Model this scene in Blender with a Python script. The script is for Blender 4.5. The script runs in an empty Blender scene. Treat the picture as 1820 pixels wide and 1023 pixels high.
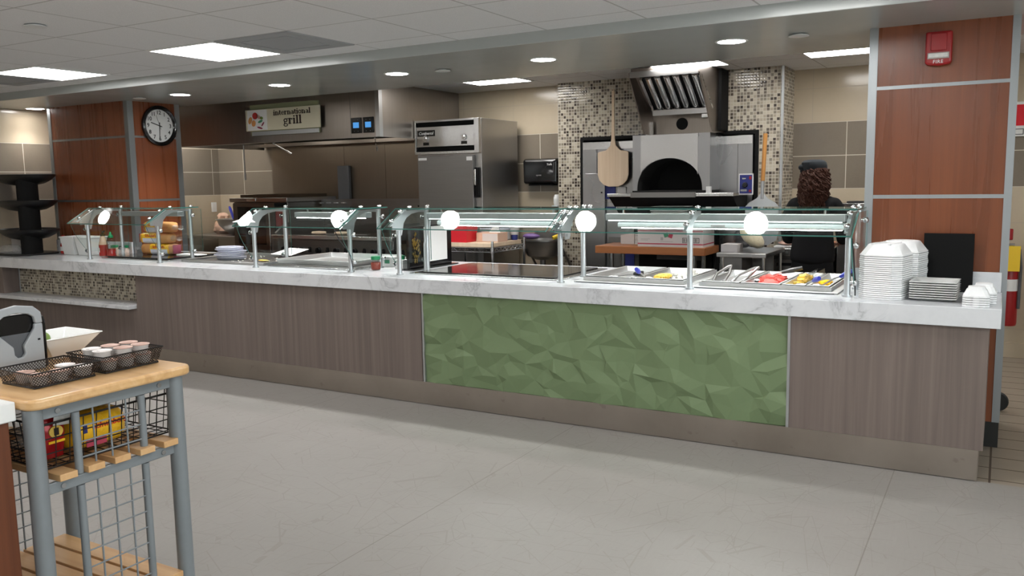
EXPOSURE = 0.0; DOWN_W = 120.0; SKY = 5.0
import bpy, bmesh, math, random
from mathutils import Vector, Matrix
from mathutils.geometry import delaunay_2d_cdt
random.seed(7)
SC = bpy.context.scene
COL = SC.collection
PI = math.pi
sin, cos = math.sin, math.cos

# ------------------------------------------------------------------ colour
def lin(c):
    c /= 255.0
    return c / 12.92 if c <= 0.04045 else ((c + 0.055) / 1.055) ** 2.4
def rgb(r, g, b):
    return (lin(r), lin(g), lin(b), 1.0)

# ------------------------------------------------------------------ node helpers
class NT:
    def __init__(s, name):
        s.m = bpy.data.materials.new(name)
        s.m.use_nodes = True
        s.t = s.m.node_tree
        s.t.nodes.clear()
        s.out = s.t.nodes.new('ShaderNodeOutputMaterial')
    def n(s, kind, **kw):
        nd = s.t.nodes.new('ShaderNode' + kind)
        for k, v in kw.items():
            setattr(nd, k, v)
        return nd
    def l(s, a, b):
        s.t.links.new(a, b)
    def val(s, sock, v):
        if isinstance(v, bpy.types.NodeSocket):
            s.l(v, sock)
        else:
            sock.default_value = v
    def math(s, op, a, b=0.0, c=0.0, clamp=False):
        nd = s.n('Math', operation=op, use_clamp=clamp)
        s.val(nd.inputs[0], a); s.val(nd.inputs[1], b); s.val(nd.inputs[2], c)
        return nd.outputs[0]
    def mix(s, f, a, b, mode='MIX'):
        nd = s.n('Mix', data_type='RGBA', blend_type=mode)
        s.val(nd.inputs[0], f); s.val(nd.inputs[6], a); s.val(nd.inputs[7], b)
        return nd.outputs[2]
    def obj(s):
        return s.n('TexCoord').outputs['Object']
    def xyz(s, v=None):
        nd = s.n('SeparateXYZ'); s.l(v if v is not None else s.obj(), nd.inputs[0])
        return nd.outputs
    def comb(s, x=0.0, y=0.0, z=0.0):
        nd = s.n('CombineXYZ')
        s.val(nd.inputs[0], x); s.val(nd.inputs[1], y); s.val(nd.inputs[2], z)
        return nd.outputs[0]
    def scale(s, v, sx, sy, sz, rot=(0, 0, 0)):
        nd = s.n('Mapping'); s.l(v, nd.inputs[0])
        nd.inputs['Scale'].default_value = (sx, sy, sz)
        nd.inputs['Rotation'].default_value = rot
        return nd.outputs[0]
    def noise(s, v, sc=5.0, det=3.0, rough=0.5, dist=0.0):
        nd = s.n('TexNoise'); s.l(v, nd.inputs['Vector'])
        nd.inputs['Scale'].default_value = sc; nd.inputs['Detail'].default_value = det
        nd.inputs['Roughness'].default_value = rough; nd.inputs['Distortion'].default_value = dist
        return nd.outputs[0]
    def ramp(s, f, stops, interp='LINEAR'):
        nd = s.n('ValToRGB'); cr = nd.color_ramp; cr.interpolation = interp
        while len(cr.elements) < len(stops):
            cr.elements.new(0.5)
        for e, (p, c) in zip(cr.elements, stops):
            e.position = p
            e.color = c if len(c) == 4 else (*c, 1)
        s.val(nd.inputs[0], f)
        return nd.outputs[0]
    def bump(s, h, strength=0.2, dist=0.01):
        nd = s.n('Bump'); s.l(h, nd.inputs['Height'])
        nd.inputs['Strength'].default_value = strength; nd.inputs['Distance'].default_value = dist
        return nd.outputs[0]
    def pbr(s, color, rough=0.5, metal=0.0, spec=0.5, normal=None, trans=0.0, coat=0.0, alpha=None, sss=0.0):
        p = s.n('BsdfPrincipled')
        s.val(p.inputs['Base Color'], color); s.val(p.inputs['Roughness'], rough); s.val(p.inputs['Metallic'], metal)
        s.val(p.inputs['Specular IOR Level'], spec)
        p.inputs['Transmission Weight'].default_value = trans
        p.inputs['Coat Weight'].default_value = coat
        p.inputs['Coat Roughness'].default_value = 0.08
        if sss:
            p.inputs['Subsurface Weight'].default_value = sss
            p.inputs['Subsurface Scale'].default_value = 0.01
        if normal is not None: s.l(normal, p.inputs['Normal'])
        if alpha is not None: s.val(p.inputs['Alpha'], alpha)
        s.l(p.outputs[0], s.out.inputs[0])
        return s.m

def plain(name, c, rough=0.5, metal=0.0, var=0.08, sc=14.0, bump=0.0, spec=0.5, coat=0.0, sss=0.0):
    """a surface whose colour drifts a little with procedural noise"""
    t = NT(name); o = t.obj()
    f = t.noise(o, sc, 4.0, 0.55)
    lo = tuple(x * (1 - var) for x in c[:3]) + (1,)
    hi = tuple(min(1, x * (1 + var)) for x in c[:3]) + (1,)
    col = t.mix(f, lo, hi)
    r = t.math('MULTIPLY_ADD', f, 0.12, rough - 0.06, clamp=True)
    nm = t.bump(t.noise(o, sc * 8, 3.0), bump, 0.004) if bump else None
    return t.pbr(col, r, metal, spec, nm, coat=coat, sss=sss)

def steel(name, c, rough=0.28, axis='z', streak=60.0, var=0.12):
    """brushed stainless steel: streaks across one axis"""
    t = NT(name); o = t.obj()
    s = {'x': (1.5, streak, streak), 'y': (streak, 1.5, streak), 'z': (streak, streak, 1.5)}[axis]
    f = t.noise(t.scale(o, *s), 1.6, 3.0, 0.6)
    g = t.noise(o, 1.7, 2.0)
    lo = tuple(x * (1 - var) for x in c[:3]) + (1,)
    hi = tuple(min(1, x * (1 + var)) for x in c[:3]) + (1,)
    r = t.math('MULTIPLY_ADD', g, 0.10, rough - 0.05)
    return t.pbr(t.mix(f, lo, hi), r, 1.0, 0.5)

def emit(name, c, strength):
    t = NT(name)
    e = t.n('Emission'); e.inputs[0].default_value = c; e.inputs[1].default_value = strength
    t.l(e.outputs[0], t.out.inputs[0])
    return t.m

def glass(name, tint, ior=1.5, rough=0.0):
    """clear sheet glass or film: sees through, mirrors by Fresnel"""
    t = NT(name)
    tr = t.n('BsdfTransparent'); tr.inputs[0].default_value = tint
    gl = t.n('BsdfGlossy'); gl.inputs['Roughness'].default_value = rough
    gl.inputs[0].default_value = (1, 1, 1, 1)
    ge = t.n('NewGeometry'); vm = t.n('VectorMath', operation='DOT_PRODUCT')
    t.l(ge.outputs['Normal'], vm.inputs[0]); t.l(ge.outputs['Incoming'], vm.inputs[1])
    k = t.math('POWER', t.math('SUBTRACT', 1.0, t.math('ABSOLUTE', vm.outputs['Value']), clamp=True), 5.0)
    f0 = ((ior - 1) / (ior + 1)) ** 2
    fr = t.math('MULTIPLY_ADD', k, 1 - f0, f0)
    mx = t.n('MixShader')
    t.l(fr, mx.inputs[0]); t.l(tr.outputs[0], mx.inputs[1]); t.l(gl.outputs[0], mx.inputs[2])
    t.l(mx.outputs[0], t.out.inputs[0])
    return t.m

def film(name, c, clear=0.6, rough=0.15, sc=30.0):
    """crinkled or frosted plastic: part see-through, part its own colour"""
    t = NT(name); o = t.obj()
    tr = t.n('BsdfTransparent'); tr.inputs[0].default_value = (0.96, 0.97, 0.98, 1)
    p = t.n('BsdfPrincipled'); p.inputs['Base Color'].default_value = c; p.inputs['Roughness'].default_value = rough
    nz = t.noise(o, sc, 4.0, 0.6)
    t.l(t.bump(nz, 0.7, 0.01), p.inputs['Normal'])
    mx = t.n('MixShader')
    t.l(t.math('MULTIPLY_ADD', nz, -0.3, clear + 0.15, clamp=True), mx.inputs[0])
    t.l(p.outputs[0], mx.inputs[1]); t.l(tr.outputs[0], mx.inputs[2])
    t.l(mx.outputs[0], t.out.inputs[0])
    return t.m

def wood(name, a, b, c, axis='z', stretch=0.08, sc=16.0, rough=0.35, spec=0.5, fine=90.0, coat=0.0):
    t = NT(name); o = t.obj()
    s = {'x': (stretch, 1, 1), 'y': (1, stretch, 1), 'z': (1, 1, stretch)}[axis]
    v = t.scale(o, *s)
    f = t.noise(v, sc, 4.0, 0.6, 0.6)
    g = t.noise(t.scale(o, *tuple(0.02 if q == stretch else 1 for q in s)), fine, 3.0, 0.7)
    big = t.noise(v, sc * 0.22, 2.0, 0.5)
    col = t.ramp(f, [(0.28, a), (0.5, b), (0.72, c)])
    col = t.mix(t.math('MULTIPLY', g, 0.45), col, a)
    col = t.mix(t.math('MULTIPLY', big, 0.5), col, b)
    return t.pbr(col, t.math('MULTIPLY_ADD', f, 0.12, rough), 0.0, spec, t.bump(g, 0.06, 0.002), coat=coat)

# ------------------------------------------------------------------ mesh builder
class MB:
    def __init__(s):
        s.v = []; s.f = []; s.mi = []; s.cur = 0
    def mat(s, i):
        s.cur = i; return s
    def add(s, vs, fs):
        b = len(s.v)
        s.v += [tuple(p) for p in vs]
        for f in fs:
            s.f.append(tuple(b + i for i in f)); s.mi.append(s.cur)
        return s
    def box(s, x0, x1, y0, y1, z0, z1):
        vs = [(x, y, z) for x in (x0, x1) for y in (y0, y1) for z in (z0, z1)]
        return s.add(vs, [(0, 1, 3, 2), (4, 6, 7, 5), (0, 4, 5, 1), (2, 3, 7, 6), (0, 2, 6, 4), (1, 5, 7, 3)])
    def obox(s, c, ax, ay, az):
        """box from centre and three half-axis vectors"""
        c, ax, ay, az = map(Vector, (c, ax, ay, az))
        vs = [c + ax * i + ay * j + az * k for i in (-1, 1) for j in (-1, 1) for k in (-1, 1)]
        return s.add(vs, [(0, 1, 3, 2), (4, 6, 7, 5), (0, 4, 5, 1), (2, 3, 7, 6), (0, 2, 6, 4), (1, 5, 7, 3)])
    def quad(s, a, b, c, d):
        return s.add([a, b, c, d], [(0, 1, 2, 3)])
    def prism(s, poly, axis, a0, a1):
        n = len(poly)
        def P(u, w, a):
            return {'x': (a, u, w), 'y': (u, a, w), 'z': (u, w, a)}[axis]
        vs = [P(u, w, a0) for u, w in poly] + [P(u, w, a1) for u, w in poly]
        fs = [tuple(range(n)), tuple(range(2 * n - 1, n - 1, -1))]
        fs += [(i, (i + 1) % n, n + (i + 1) % n, n + i) for i in range(n)]
        return s.add(vs, fs)
    def frame(s, outer, inner, axis, a0, a1):
        """closed band between two outlines with the same count, extruded"""
        n = len(outer)
        def P(q, a):
            return {'x': (a, q[0], q[1]), 'y': (q[0], a, q[1]), 'z': (q[0], q[1], a)}[axis]
        vs = [P(q, a) for a in (a0, a1) for q in outer] + [P(q, a) for a in (a0, a1) for q in inner]
        fs = []
        for i in range(n):
            j = (i + 1) % n
            fs += [(i, j, n + j, n + i), (2 * n + i, 3 * n + i, 3 * n + j, 2 * n + j),
                   (i, 2 * n + i, 2 * n + j, j), (n + i, n + j, 3 * n + j, 3 * n + i)]
        return s.add(vs, fs)
    def ring(s, c, u, w, r, n):
        return [Vector(c) + Vector(u) * (r * cos(2 * PI * i / n)) + Vector(w) * (r * sin(2 * PI * i / n)) for i in range(n)]
    def cyl(s, p0, p1, r0, r1=None, n=16, cap=True):
        r1 = r0 if r1 is None else r1
        p0, p1 = Vector(p0), Vector(p1)
        d = (p1 - p0).normalized()
        u = d.orthogonal().normalized(); w = d.cross(u)
        vs = s.ring(p0, u, w, r0, n) + s.ring(p1, u, w, r1, n)
        fs = [(i, (i + 1) % n, n + (i + 1) % n, n + i) for i in range(n)]
        if cap:
            fs += [tuple(range(n - 1, -1, -1)), tuple(range(n, 2 * n))]
        return s.add(vs, fs)
    def lathe(s, prof, c=(0, 0, 0), n=24, sx=1.0, sy=1.0, cap=True):
        m = len(prof)
        vs = [(c[0] + r * sx * cos(2 * PI * i / n), c[1] + r * sy * sin(2 * PI * i / n), c[2] + z) for r, z in prof for i in range(n)]
        fs = [(k * n + i, k * n + (i + 1) % n, (k + 1) * n + (i + 1) % n, (k + 1) * n + i) for k in range(m - 1) for i in range(n)]
        if cap:
            fs += [tuple(range(n - 1, -1, -1)), tuple(range((m - 1) * n, m * n))]
        return s.add(vs, fs)
    def loft(s, rings, cap=True):
        n = len(rings[0]); vs = [p for r in rings for p in r]
        fs = [(k * n + i, k * n + (i + 1) % n, (k + 1) * n + (i + 1) % n, (k + 1) * n + i) for k in range(len(rings) - 1) for i in range(n)]
        if cap:
            fs += [tuple(range(n - 1, -1, -1)), tuple(range((len(rings) - 1) * n, len(rings) * n))]
        return s.add(vs, fs)
    def tube(s, pts, r, n=8, closed=False):
        pts = [Vector(p) for p in pts]; m = len(pts); rings = []
        u = None
        for i, p in enumerate(pts):
            a = pts[(i - 1) % m] if (closed or i > 0) else p
            b = pts[(i + 1) % m] if (closed or i < m - 1) else p
            d = (b - a).normalized()
            if u is None:
                u = d.orthogonal().normalized()
            else:
                u = (u - d * u.dot(d))
                u = u.normalized() if u.length > 1e-6 else d.orthogonal().normalized()
            w = d.cross(u)
            rr = r[i] if isinstance(r, (list, tuple)) else r
            rings.append(s.ring(p, u, w, rr, n))
        if closed:
            rings.append(rings[0]); return s.loft(rings, cap=False)
        return s.loft(rings)
    def ball(s, c, rx, ry=None, rz=None, n=16, m=10, lo=-1.0, hi=1.0):
        ry = rx if ry is None else ry; rz = rx if rz is None else rz
        prof = []
        for k in range(m + 1):
            a = (lo + (hi - lo) * k / m) * PI / 2
            prof.append((max(cos(a), 1e-3), sin(a)))
        vs = [(c[0] + rx * q * cos(2 * PI * i / n), c[1] + ry * q * sin(2 * PI * i / n), c[2] + rz * z) for q, z in prof for i in range(n)]
        fs = [(k * n + i, k * n + (i + 1) % n, (k + 1) * n + (i + 1) % n, (k + 1) * n + i) for k in range(m) for i in range(n)]
        fs += [tuple(range(n - 1, -1, -1)), tuple(range(m * n, m * n + n))]
        return s.add(vs, fs)
    def rot(s, ang, axis='Z', c=(0, 0, 0), start=0):
        M = Matrix.Translation(c) @ Matrix.Rotation(ang, 4, axis) @ Matrix.Translation(-Vector(c))
        for i in range(start, len(s.v)):
            s.v[i] = tuple(M @ Vector(s.v[i]))
        return s
    def move(s, d, start=0):
        for i in range(start, len(s.v)):
            s.v[i] = tuple(Vector(s.v[i]) + Vector(d))
        return s
    def build(s, name, mat, parent=None, bevel=0.0, angle=35, sub=0, local=False, seg=2):
        me = bpy.data.meshes.new(name)
        off = Vector((0, 0, 0))
        if parent is not None and not local:
            q = parent
            while q is not None:
                off += q.location; q = q.parent
        me.from_pydata([Vector(p) - off for p in s.v], [], s.f)
        me.validate()
        mats = mat if isinstance(mat, (list, tuple)) else [mat]
        for m in mats: me.materials.append(m)
        if len(mats) > 1 and len(me.polygons) == len(s.mi):
            me.polygons.foreach_set('material_index', s.mi)
        bm = bmesh.new(); bm.from_mesh(me)
        bmesh.ops.recalc_face_normals(bm, faces=bm.faces)
        bm.to_mesh(me); bm.free()
        me.shade_smooth()
        me.set_sharp_from_angle(angle=math.radians(angle))
        o = bpy.data.objects.new(name, me); COL.objects.link(o)
        if parent is not None: o.parent = parent
        if bevel:
            b = o.modifiers.new('edge', 'BEVEL'); b.width = bevel; b.segments = seg; b.limit_method = 'ANGLE'; b.angle_limit = math.radians(40)
        if sub:
            q = o.modifiers.new('smooth', 'SUBSURF'); q.levels = sub; q.render_levels = sub
        return o

def B(*a): return MB().box(*a)

def thing(name, label, cat, loc=(0, 0, 0), group=None, rz=0.0):
    o = bpy.data.objects.new(name, None); COL.objects.link(o)
    o.empty_display_size = 0.05
    o.location = loc; o.rotation_euler = (0, 0, rz)
    o['label'] = label; o['category'] = cat
    if group: o['group'] = group
    return o

def solo(mb, name, mat, label, cat, group=None, loc=None, **kw):
    """a thing that is one mesh; loc = its base point"""
    if loc is not None:
        mb.move(-Vector(loc))
    o = mb.build(name, mat, None, **kw)
    if loc is not None: o.location = loc
    o['label'] = label; o['category'] = cat
    if group: o['group'] = group
    return o

def struct(mb, name, mat, parent=None, **kw):
    o = mb.build(name, mat, parent, **kw)
    if parent is None: o['kind'] = 'structure'
    return o

def dup(src, loc, label=None, rz=None):
    """copy a thing with its parts and sub-parts"""
    r = src.copy(); COL.objects.link(r); r.location = loc
    if rz is not None: r.rotation_euler = (0, 0, rz)
    if label: r['label'] = label
    for ch in list(src.children):
        c = ch.copy(); COL.objects.link(c); c.parent = r
        for g in list(ch.children):
            d = g.copy(); COL.objects.link(d); d.parent = c
    return r

def text_mb(body, size, depth=0.001, shear=0.0, bold=0.0, space=1.0):
    """lettering outline in the xz plane, facing -y, centred on the origin"""
    cu = bpy.data.curves.new('lettering', 'FONT')
    cu.body = body; cu.size = size; cu.extrude = depth; cu.shear = shear; cu.offset = bold
    cu.space_character = space; cu.align_x = 'CENTER'; cu.align_y = 'CENTER'; cu.resolution_u = 3
    ob = bpy.data.objects.new('lettering', cu); COL.objects.link(ob)
    bpy.context.view_layer.update()
    me = bpy.data.meshes.new_from_object(ob)
    m = MB()
    m.add([(v.co.x, -v.co.z, v.co.y) for v in me.vertices], [tuple(p.vertices) for p in me.polygons])
    bpy.data.objects.remove(ob); bpy.data.curves.remove(cu); bpy.data.meshes.remove(me)
    return m

def face_x(m):
    """turn lettering that faces -y so that it faces +x (reads along +y)"""
    m.v = [(-y, x, z) for x, y, z in m.v]; return m

ORD = ['topmost', 'second', 'third', 'fourth', 'fifth', 'sixth', 'seventh', 'eighth', 'ninth', 'tenth', 'eleventh', 'twelfth',
       'thirteenth', 'fourteenth', 'fifteenth', 'sixteenth', 'seventeenth', 'eighteenth', 'nineteenth', 'twentieth', 'twenty-first', 'twenty-second', 'twenty-third', 'twenty-fourth']
# ------------------------------------------------------------------ materials
CT, SOF, CEIL, KCEIL = 0.914, 2.455, 2.528, 2.59
def tile_wall(name, axis, grouts_dark, grouts_light):
    """beige and taupe wall tile in courses; axis = the horizontal coordinate"""
    t = NT(name); x = t.xyz()
    u = x[0] if axis == 'x' else x[1]; z = x[2]
    dark = t.math('MULTIPLY', t.math('GREATER_THAN', z, 1.475), t.math('LESS_THAN', z, 2.098))
    w = 0.0035
    def line(v, at):
        return t.math('LESS_THAN', t.math('ABSOLUTE', t.math('SUBTRACT', v, at)), w)
    h = None
    for zz in (0.25, 0.555, 0.86, 1.17, 1.477, 1.785, 2.096, 2.41):
        q = line(z, zz); h = q if h is None else t.math('MAXIMUM', h, q)
    def per(off):
        m = t.math('FRACT', t.math('DIVIDE', t.math('SUBTRACT', u, off), 0.645))
        return t.math('LESS_THAN', t.math('ABSOLUTE', t.math('SUBTRACT', m, 0.5)), w / 0.645)
    gd = per(grouts_dark - 0.3225); gl = per(grouts_light - 0.3225)
    vert = t.math('ADD', t.math('MULTIPLY', gd, dark), t.math('MULTIPLY', gl, t.math('SUBTRACT', 1.0, dark)))
    g = t.math('MAXIMUM', h, vert)
    o = t.obj(); nz = t.noise(o, 3.0, 5.0, 0.6); fine = t.noise(o, 60.0, 2.0)
    bei = t.mix(nz, rgb(176, 162, 140), rgb(192, 179, 158))
    tau = t.mix(nz, rgb(116, 107, 95), rgb(130, 120, 107))
    tau = t.mix(t.math('MULTIPLY', fine, 0.25), tau, rgb(100, 92, 82))
    col = t.mix(dark, bei, tau)
    gcol = t.mix(dark, rgb(170, 158, 140), rgb(196, 188, 172))
    col = t.mix(g, col, gcol)
    r = t.math('MULTIPLY_ADD', g, 0.5, 0.16)
    return t.pbr(col, r, 0.0, 0.5, t.bump(t.math('SUBTRACT', 1.0, g), 0.15, 0.002))

def mosaic(name, u_axis, size=0.0305):
    t = NT(name); x = t.xyz()
    u = x[0] if u_axis == 'x' else x[1]
    su = t.math('DIVIDE', u, size); sz = t.math('DIVIDE', x[2], size)
    fu = t.math('FRACT', t.math('ADD', su, 1000.0)); fz = t.math('FRACT', sz)
    cell = t.comb(t.math('FLOOR', su), t.math('FLOOR', sz), 0.0)
    wn = t.n('TexWhiteNoise', noise_dimensions='2D'); t.l(cell, wn.inputs['Vector'])
    col = t.ramp(wn.outputs['Value'], [(0.0, rgb(190, 181, 164)), (0.26, rgb(166, 157, 140)), (0.46, rgb(132, 124, 111)),
                                       (0.64, rgb(106, 98, 88)), (0.80, rgb(80, 71, 63)), (0.90, rgb(54, 46, 41))], 'CONSTANT')
    e = 0.085
    def ed(f):
        return t.math('MAXIMUM', t.math('LESS_THAN', f, e), t.math('GREATER_THAN', f, 1 - e))
    g = t.math('MAXIMUM', ed(fu), ed(fz))
    nz = t.noise(t.obj(), 120.0, 2.0)
    col = t.mix(t.math('MULTIPLY', nz, 0.25), col, rgb(90, 82, 72))
    col = t.mix(g, col, rgb(188, 181, 167))
    # each glass chip is slightly pillowed and tipped
    dome = t.math('MULTIPLY', t.math('MULTIPLY', fu, t.math('SUBTRACT', 1.0, fu)), t.math('MULTIPLY', fz, t.math('SUBTRACT', 1.0, fz)))
    return t.pbr(col, t.math('MULTIPLY_ADD', g, 0.6, 0.12), 0.0, 0.5, t.bump(dome, 0.5, 0.02))

def marble(name):
    t = NT(name); o = t.obj()
    w = t.noise(t.scale(o, 1, 1, 1, (0.4, 0.5, 0.6)), 2.2, 6.0, 0.65, 1.4)
    v = t.math('ABSOLUTE', t.math('SUBTRACT', w, 0.5))
    vein = t.ramp(v, [(0.0, (1, 1, 1)), (0.012, (0.45, 0.45, 0.45)), (0.05, (0.06, 0.06, 0.06)), (0.12, (0, 0, 0))])
    mask = t.ramp(t.noise(o, 1.7, 3.0, 0.5), [(0.42, (0, 0, 0)), (0.62, (1, 1, 1))])
    sp = t.noise(o, 9.0, 6.0, 0.7)
    base = t.mix(t.ramp(sp, [(0.35, (0, 0, 0)), (0.75, (1, 1, 1))]), rgb(214, 216, 219), rgb(204, 206, 210))
    col = t.mix(t.math('MULTIPLY', t.math('MULTIPLY', vein, mask), 0.55), base, rgb(120, 124, 131))
    return t.pbr(col, 0.17, 0.0, 0.5)

def floor_vinyl(name):
    t = NT(name); o = t.obj()
    base = t.mix(t.noise(o, 1.3, 4.0, 0.55), rgb(134, 130, 126), rgb(149, 145, 141))
    base = t.mix(t.math('MULTIPLY', t.noise(t.scale(o, 30, 4, 1, (0, 0, 0.3)), 2.0, 4.0, 0.7), 0.4), base, rgb(121, 116, 112))
    tot = None
    for k, (sc, sx, sy, rz, th) in enumerate(((3.6, 1, .45, .5, .005), (4.6, .4, 1, 1.2, .006), (7.2, 1, .3, 2.2, .008), (5.6, .35, 1, 2.7, .006), (6.3, .5, 1, 3.6, .006))):
        vo = t.n('TexVoronoi', feature='DISTANCE_TO_EDGE')
        t.l(t.scale(o, sx, sy, 1, (0, 0, rz)), vo.inputs['Vector']); vo.inputs['Scale'].default_value = sc
        vo.inputs['Randomness'].default_value = 1.0
        ln = t.math('LESS_THAN', vo.outputs['Distance'], th)
        mk = t.math('GREATER_THAN', t.noise(t.scale(o, 1, 1, 1, (0, 0, rz * 3)), 2.3 + k, 2.0), 0.49)
        q = t.math('MULTIPLY', ln, mk)
        tot = q if tot is None else t.math('MAXIMUM', tot, q)
    x = t.xyz()
    seam = t.math('LESS_THAN', t.math('ABSOLUTE', t.math('SUBTRACT', t.math('FRACT', t.math('DIVIDE', t.math('ADD', x[0], 20.605), 1.92)), 0.5)), 0.0014)
    col = t.mix(t.math('MULTIPLY', tot, 0.27), base, rgb(108, 100, 92))
    col = t.mix(t.math('MULTIPLY', seam, 0.5), col, rgb(90, 82, 75))
    return t.pbr(col, 0.46, 0.0, 0.35, t.bump(t.noise(o, 45.0, 3.0), 0.05, 0.003))

def floor_tiles(name):
    t = NT(name); x = t.xyz()
    fx = t.math('FRACT', t.math('DIVIDE', t.math('ADD', x[0], 10.23), 0.31)); fy = t.math('FRACT', t.math('DIVIDE', t.math('ADD', x[1], 9.95), 0.205))
    g = t.math('MAXIMUM', t.math('LESS_THAN', fx, 0.035), t.math('LESS_THAN', fy, 0.05))
    n = t.noise(t.obj(), 6.0, 4.0)
    col = t.mix(g, t.mix(n, rgb(128, 117, 104), rgb(146, 135, 121)), rgb(74, 60, 50))
    return t.pbr(col, t.math('MULTIPLY_ADD', g, 0.3, 0.42), 0.0, 0.4, t.bump(t.math('SUBTRACT', 1.0, g), 0.3, 0.003))

def ceiling_tiles(name, ox, oy):
    t = NT(name); x = t.xyz(); o = t.obj()
    fx = t.math('FRACT', t.math('DIVIDE', t.math('ADD', x[0], 30.0 * 0.66 - ox), 0.66)); fy = t.math('FRACT', t.math('DIVIDE', t.math('ADD', x[1], 30.0 * 0.643 - oy), 0.643))
    def near(f, w):
        return t.math('MAXIMUM', t.math('LESS_THAN', f, w), t.math('GREATER_THAN', f, 1 - w))
    g = t.math('MAXIMUM', near(fx, 0.009), near(fy, 0.009))
    sp = t.noise(o, 170.0, 3.0, 0.7)
    base = t.mix(t.ramp(sp, [(0.4, (0, 0, 0)), (0.62, (1, 1, 1))]), rgb(230, 231, 232), rgb(242, 242, 243))
    base = t.mix(t.math('MULTIPLY', t.noise(o, 0.8, 3.0), 0.3), base, rgb(226, 226, 227))
    return t.pbr(t.mix(t.math('MULTIPLY', g, 0.5), base, rgb(140, 137, 132)), 0.85, 0.0, 0.2, t.bump(sp, 0.2, 0.003))

def meshy(name, c, size=0.0105, hole=0.33):
    """expanded-metal sheet: diamond holes one can see through"""
    t = NT(name); x = t.xyz()
    s = t.math('ADD', x[0], x[1])
    a = t.math('FRACT', t.math('ADD', t.math('DIVIDE', t.math('ADD', s, x[2]), size), 900.0))
    b = t.math('FRACT', t.math('ADD', t.math('DIVIDE', t.math('SUBTRACT', s, x[2]), size), 900.0))
    h = t.math('MULTIPLY', t.math('GREATER_THAN', a, hole), t.math('GREATER_THAN', b, hole))
    tr = t.n('BsdfTransparent')
    p = t.n('BsdfPrincipled'); p.inputs['Base Color'].default_value = c; p.inputs['Roughness'].default_value = 0.5; p.inputs['Metallic'].default_value = 0.3
    mx = t.n('MixShader'); t.l(h, mx.inputs[0]); t.l(p.outputs[0], mx.inputs[1]); t.l(tr.outputs[0], mx.inputs[2])
    t.l(mx.outputs[0], t.out.inputs[0])
    return t.m

def kick_metal(name):
    t = NT(name); o = t.obj()
    f = t.noise(t.scale(o, 1.2, 1, 40), 2.0, 3.0, 0.6); g = t.noise(o, 2.6, 4.0, 0.6)
    sc = t.ramp(t.noise(o, 14.0, 3.0), [(0.66, (0, 0, 0)), (0.72, (1, 1, 1))])
    col = t.mix(g, rgb(160, 151, 142), rgb(188, 180, 171))
    col = t.mix(t.math('MULTIPLY', sc, 0.25), col, rgb(120, 108, 98))
    return t.pbr(col, t.math('ADD', t.math('MULTIPLY', g, 0.25), t.math('MULTIPLY_ADD', f, 0.1, 0.16)), 1.0, 0.5, t.bump(g, 0.05, 0.01))

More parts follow.
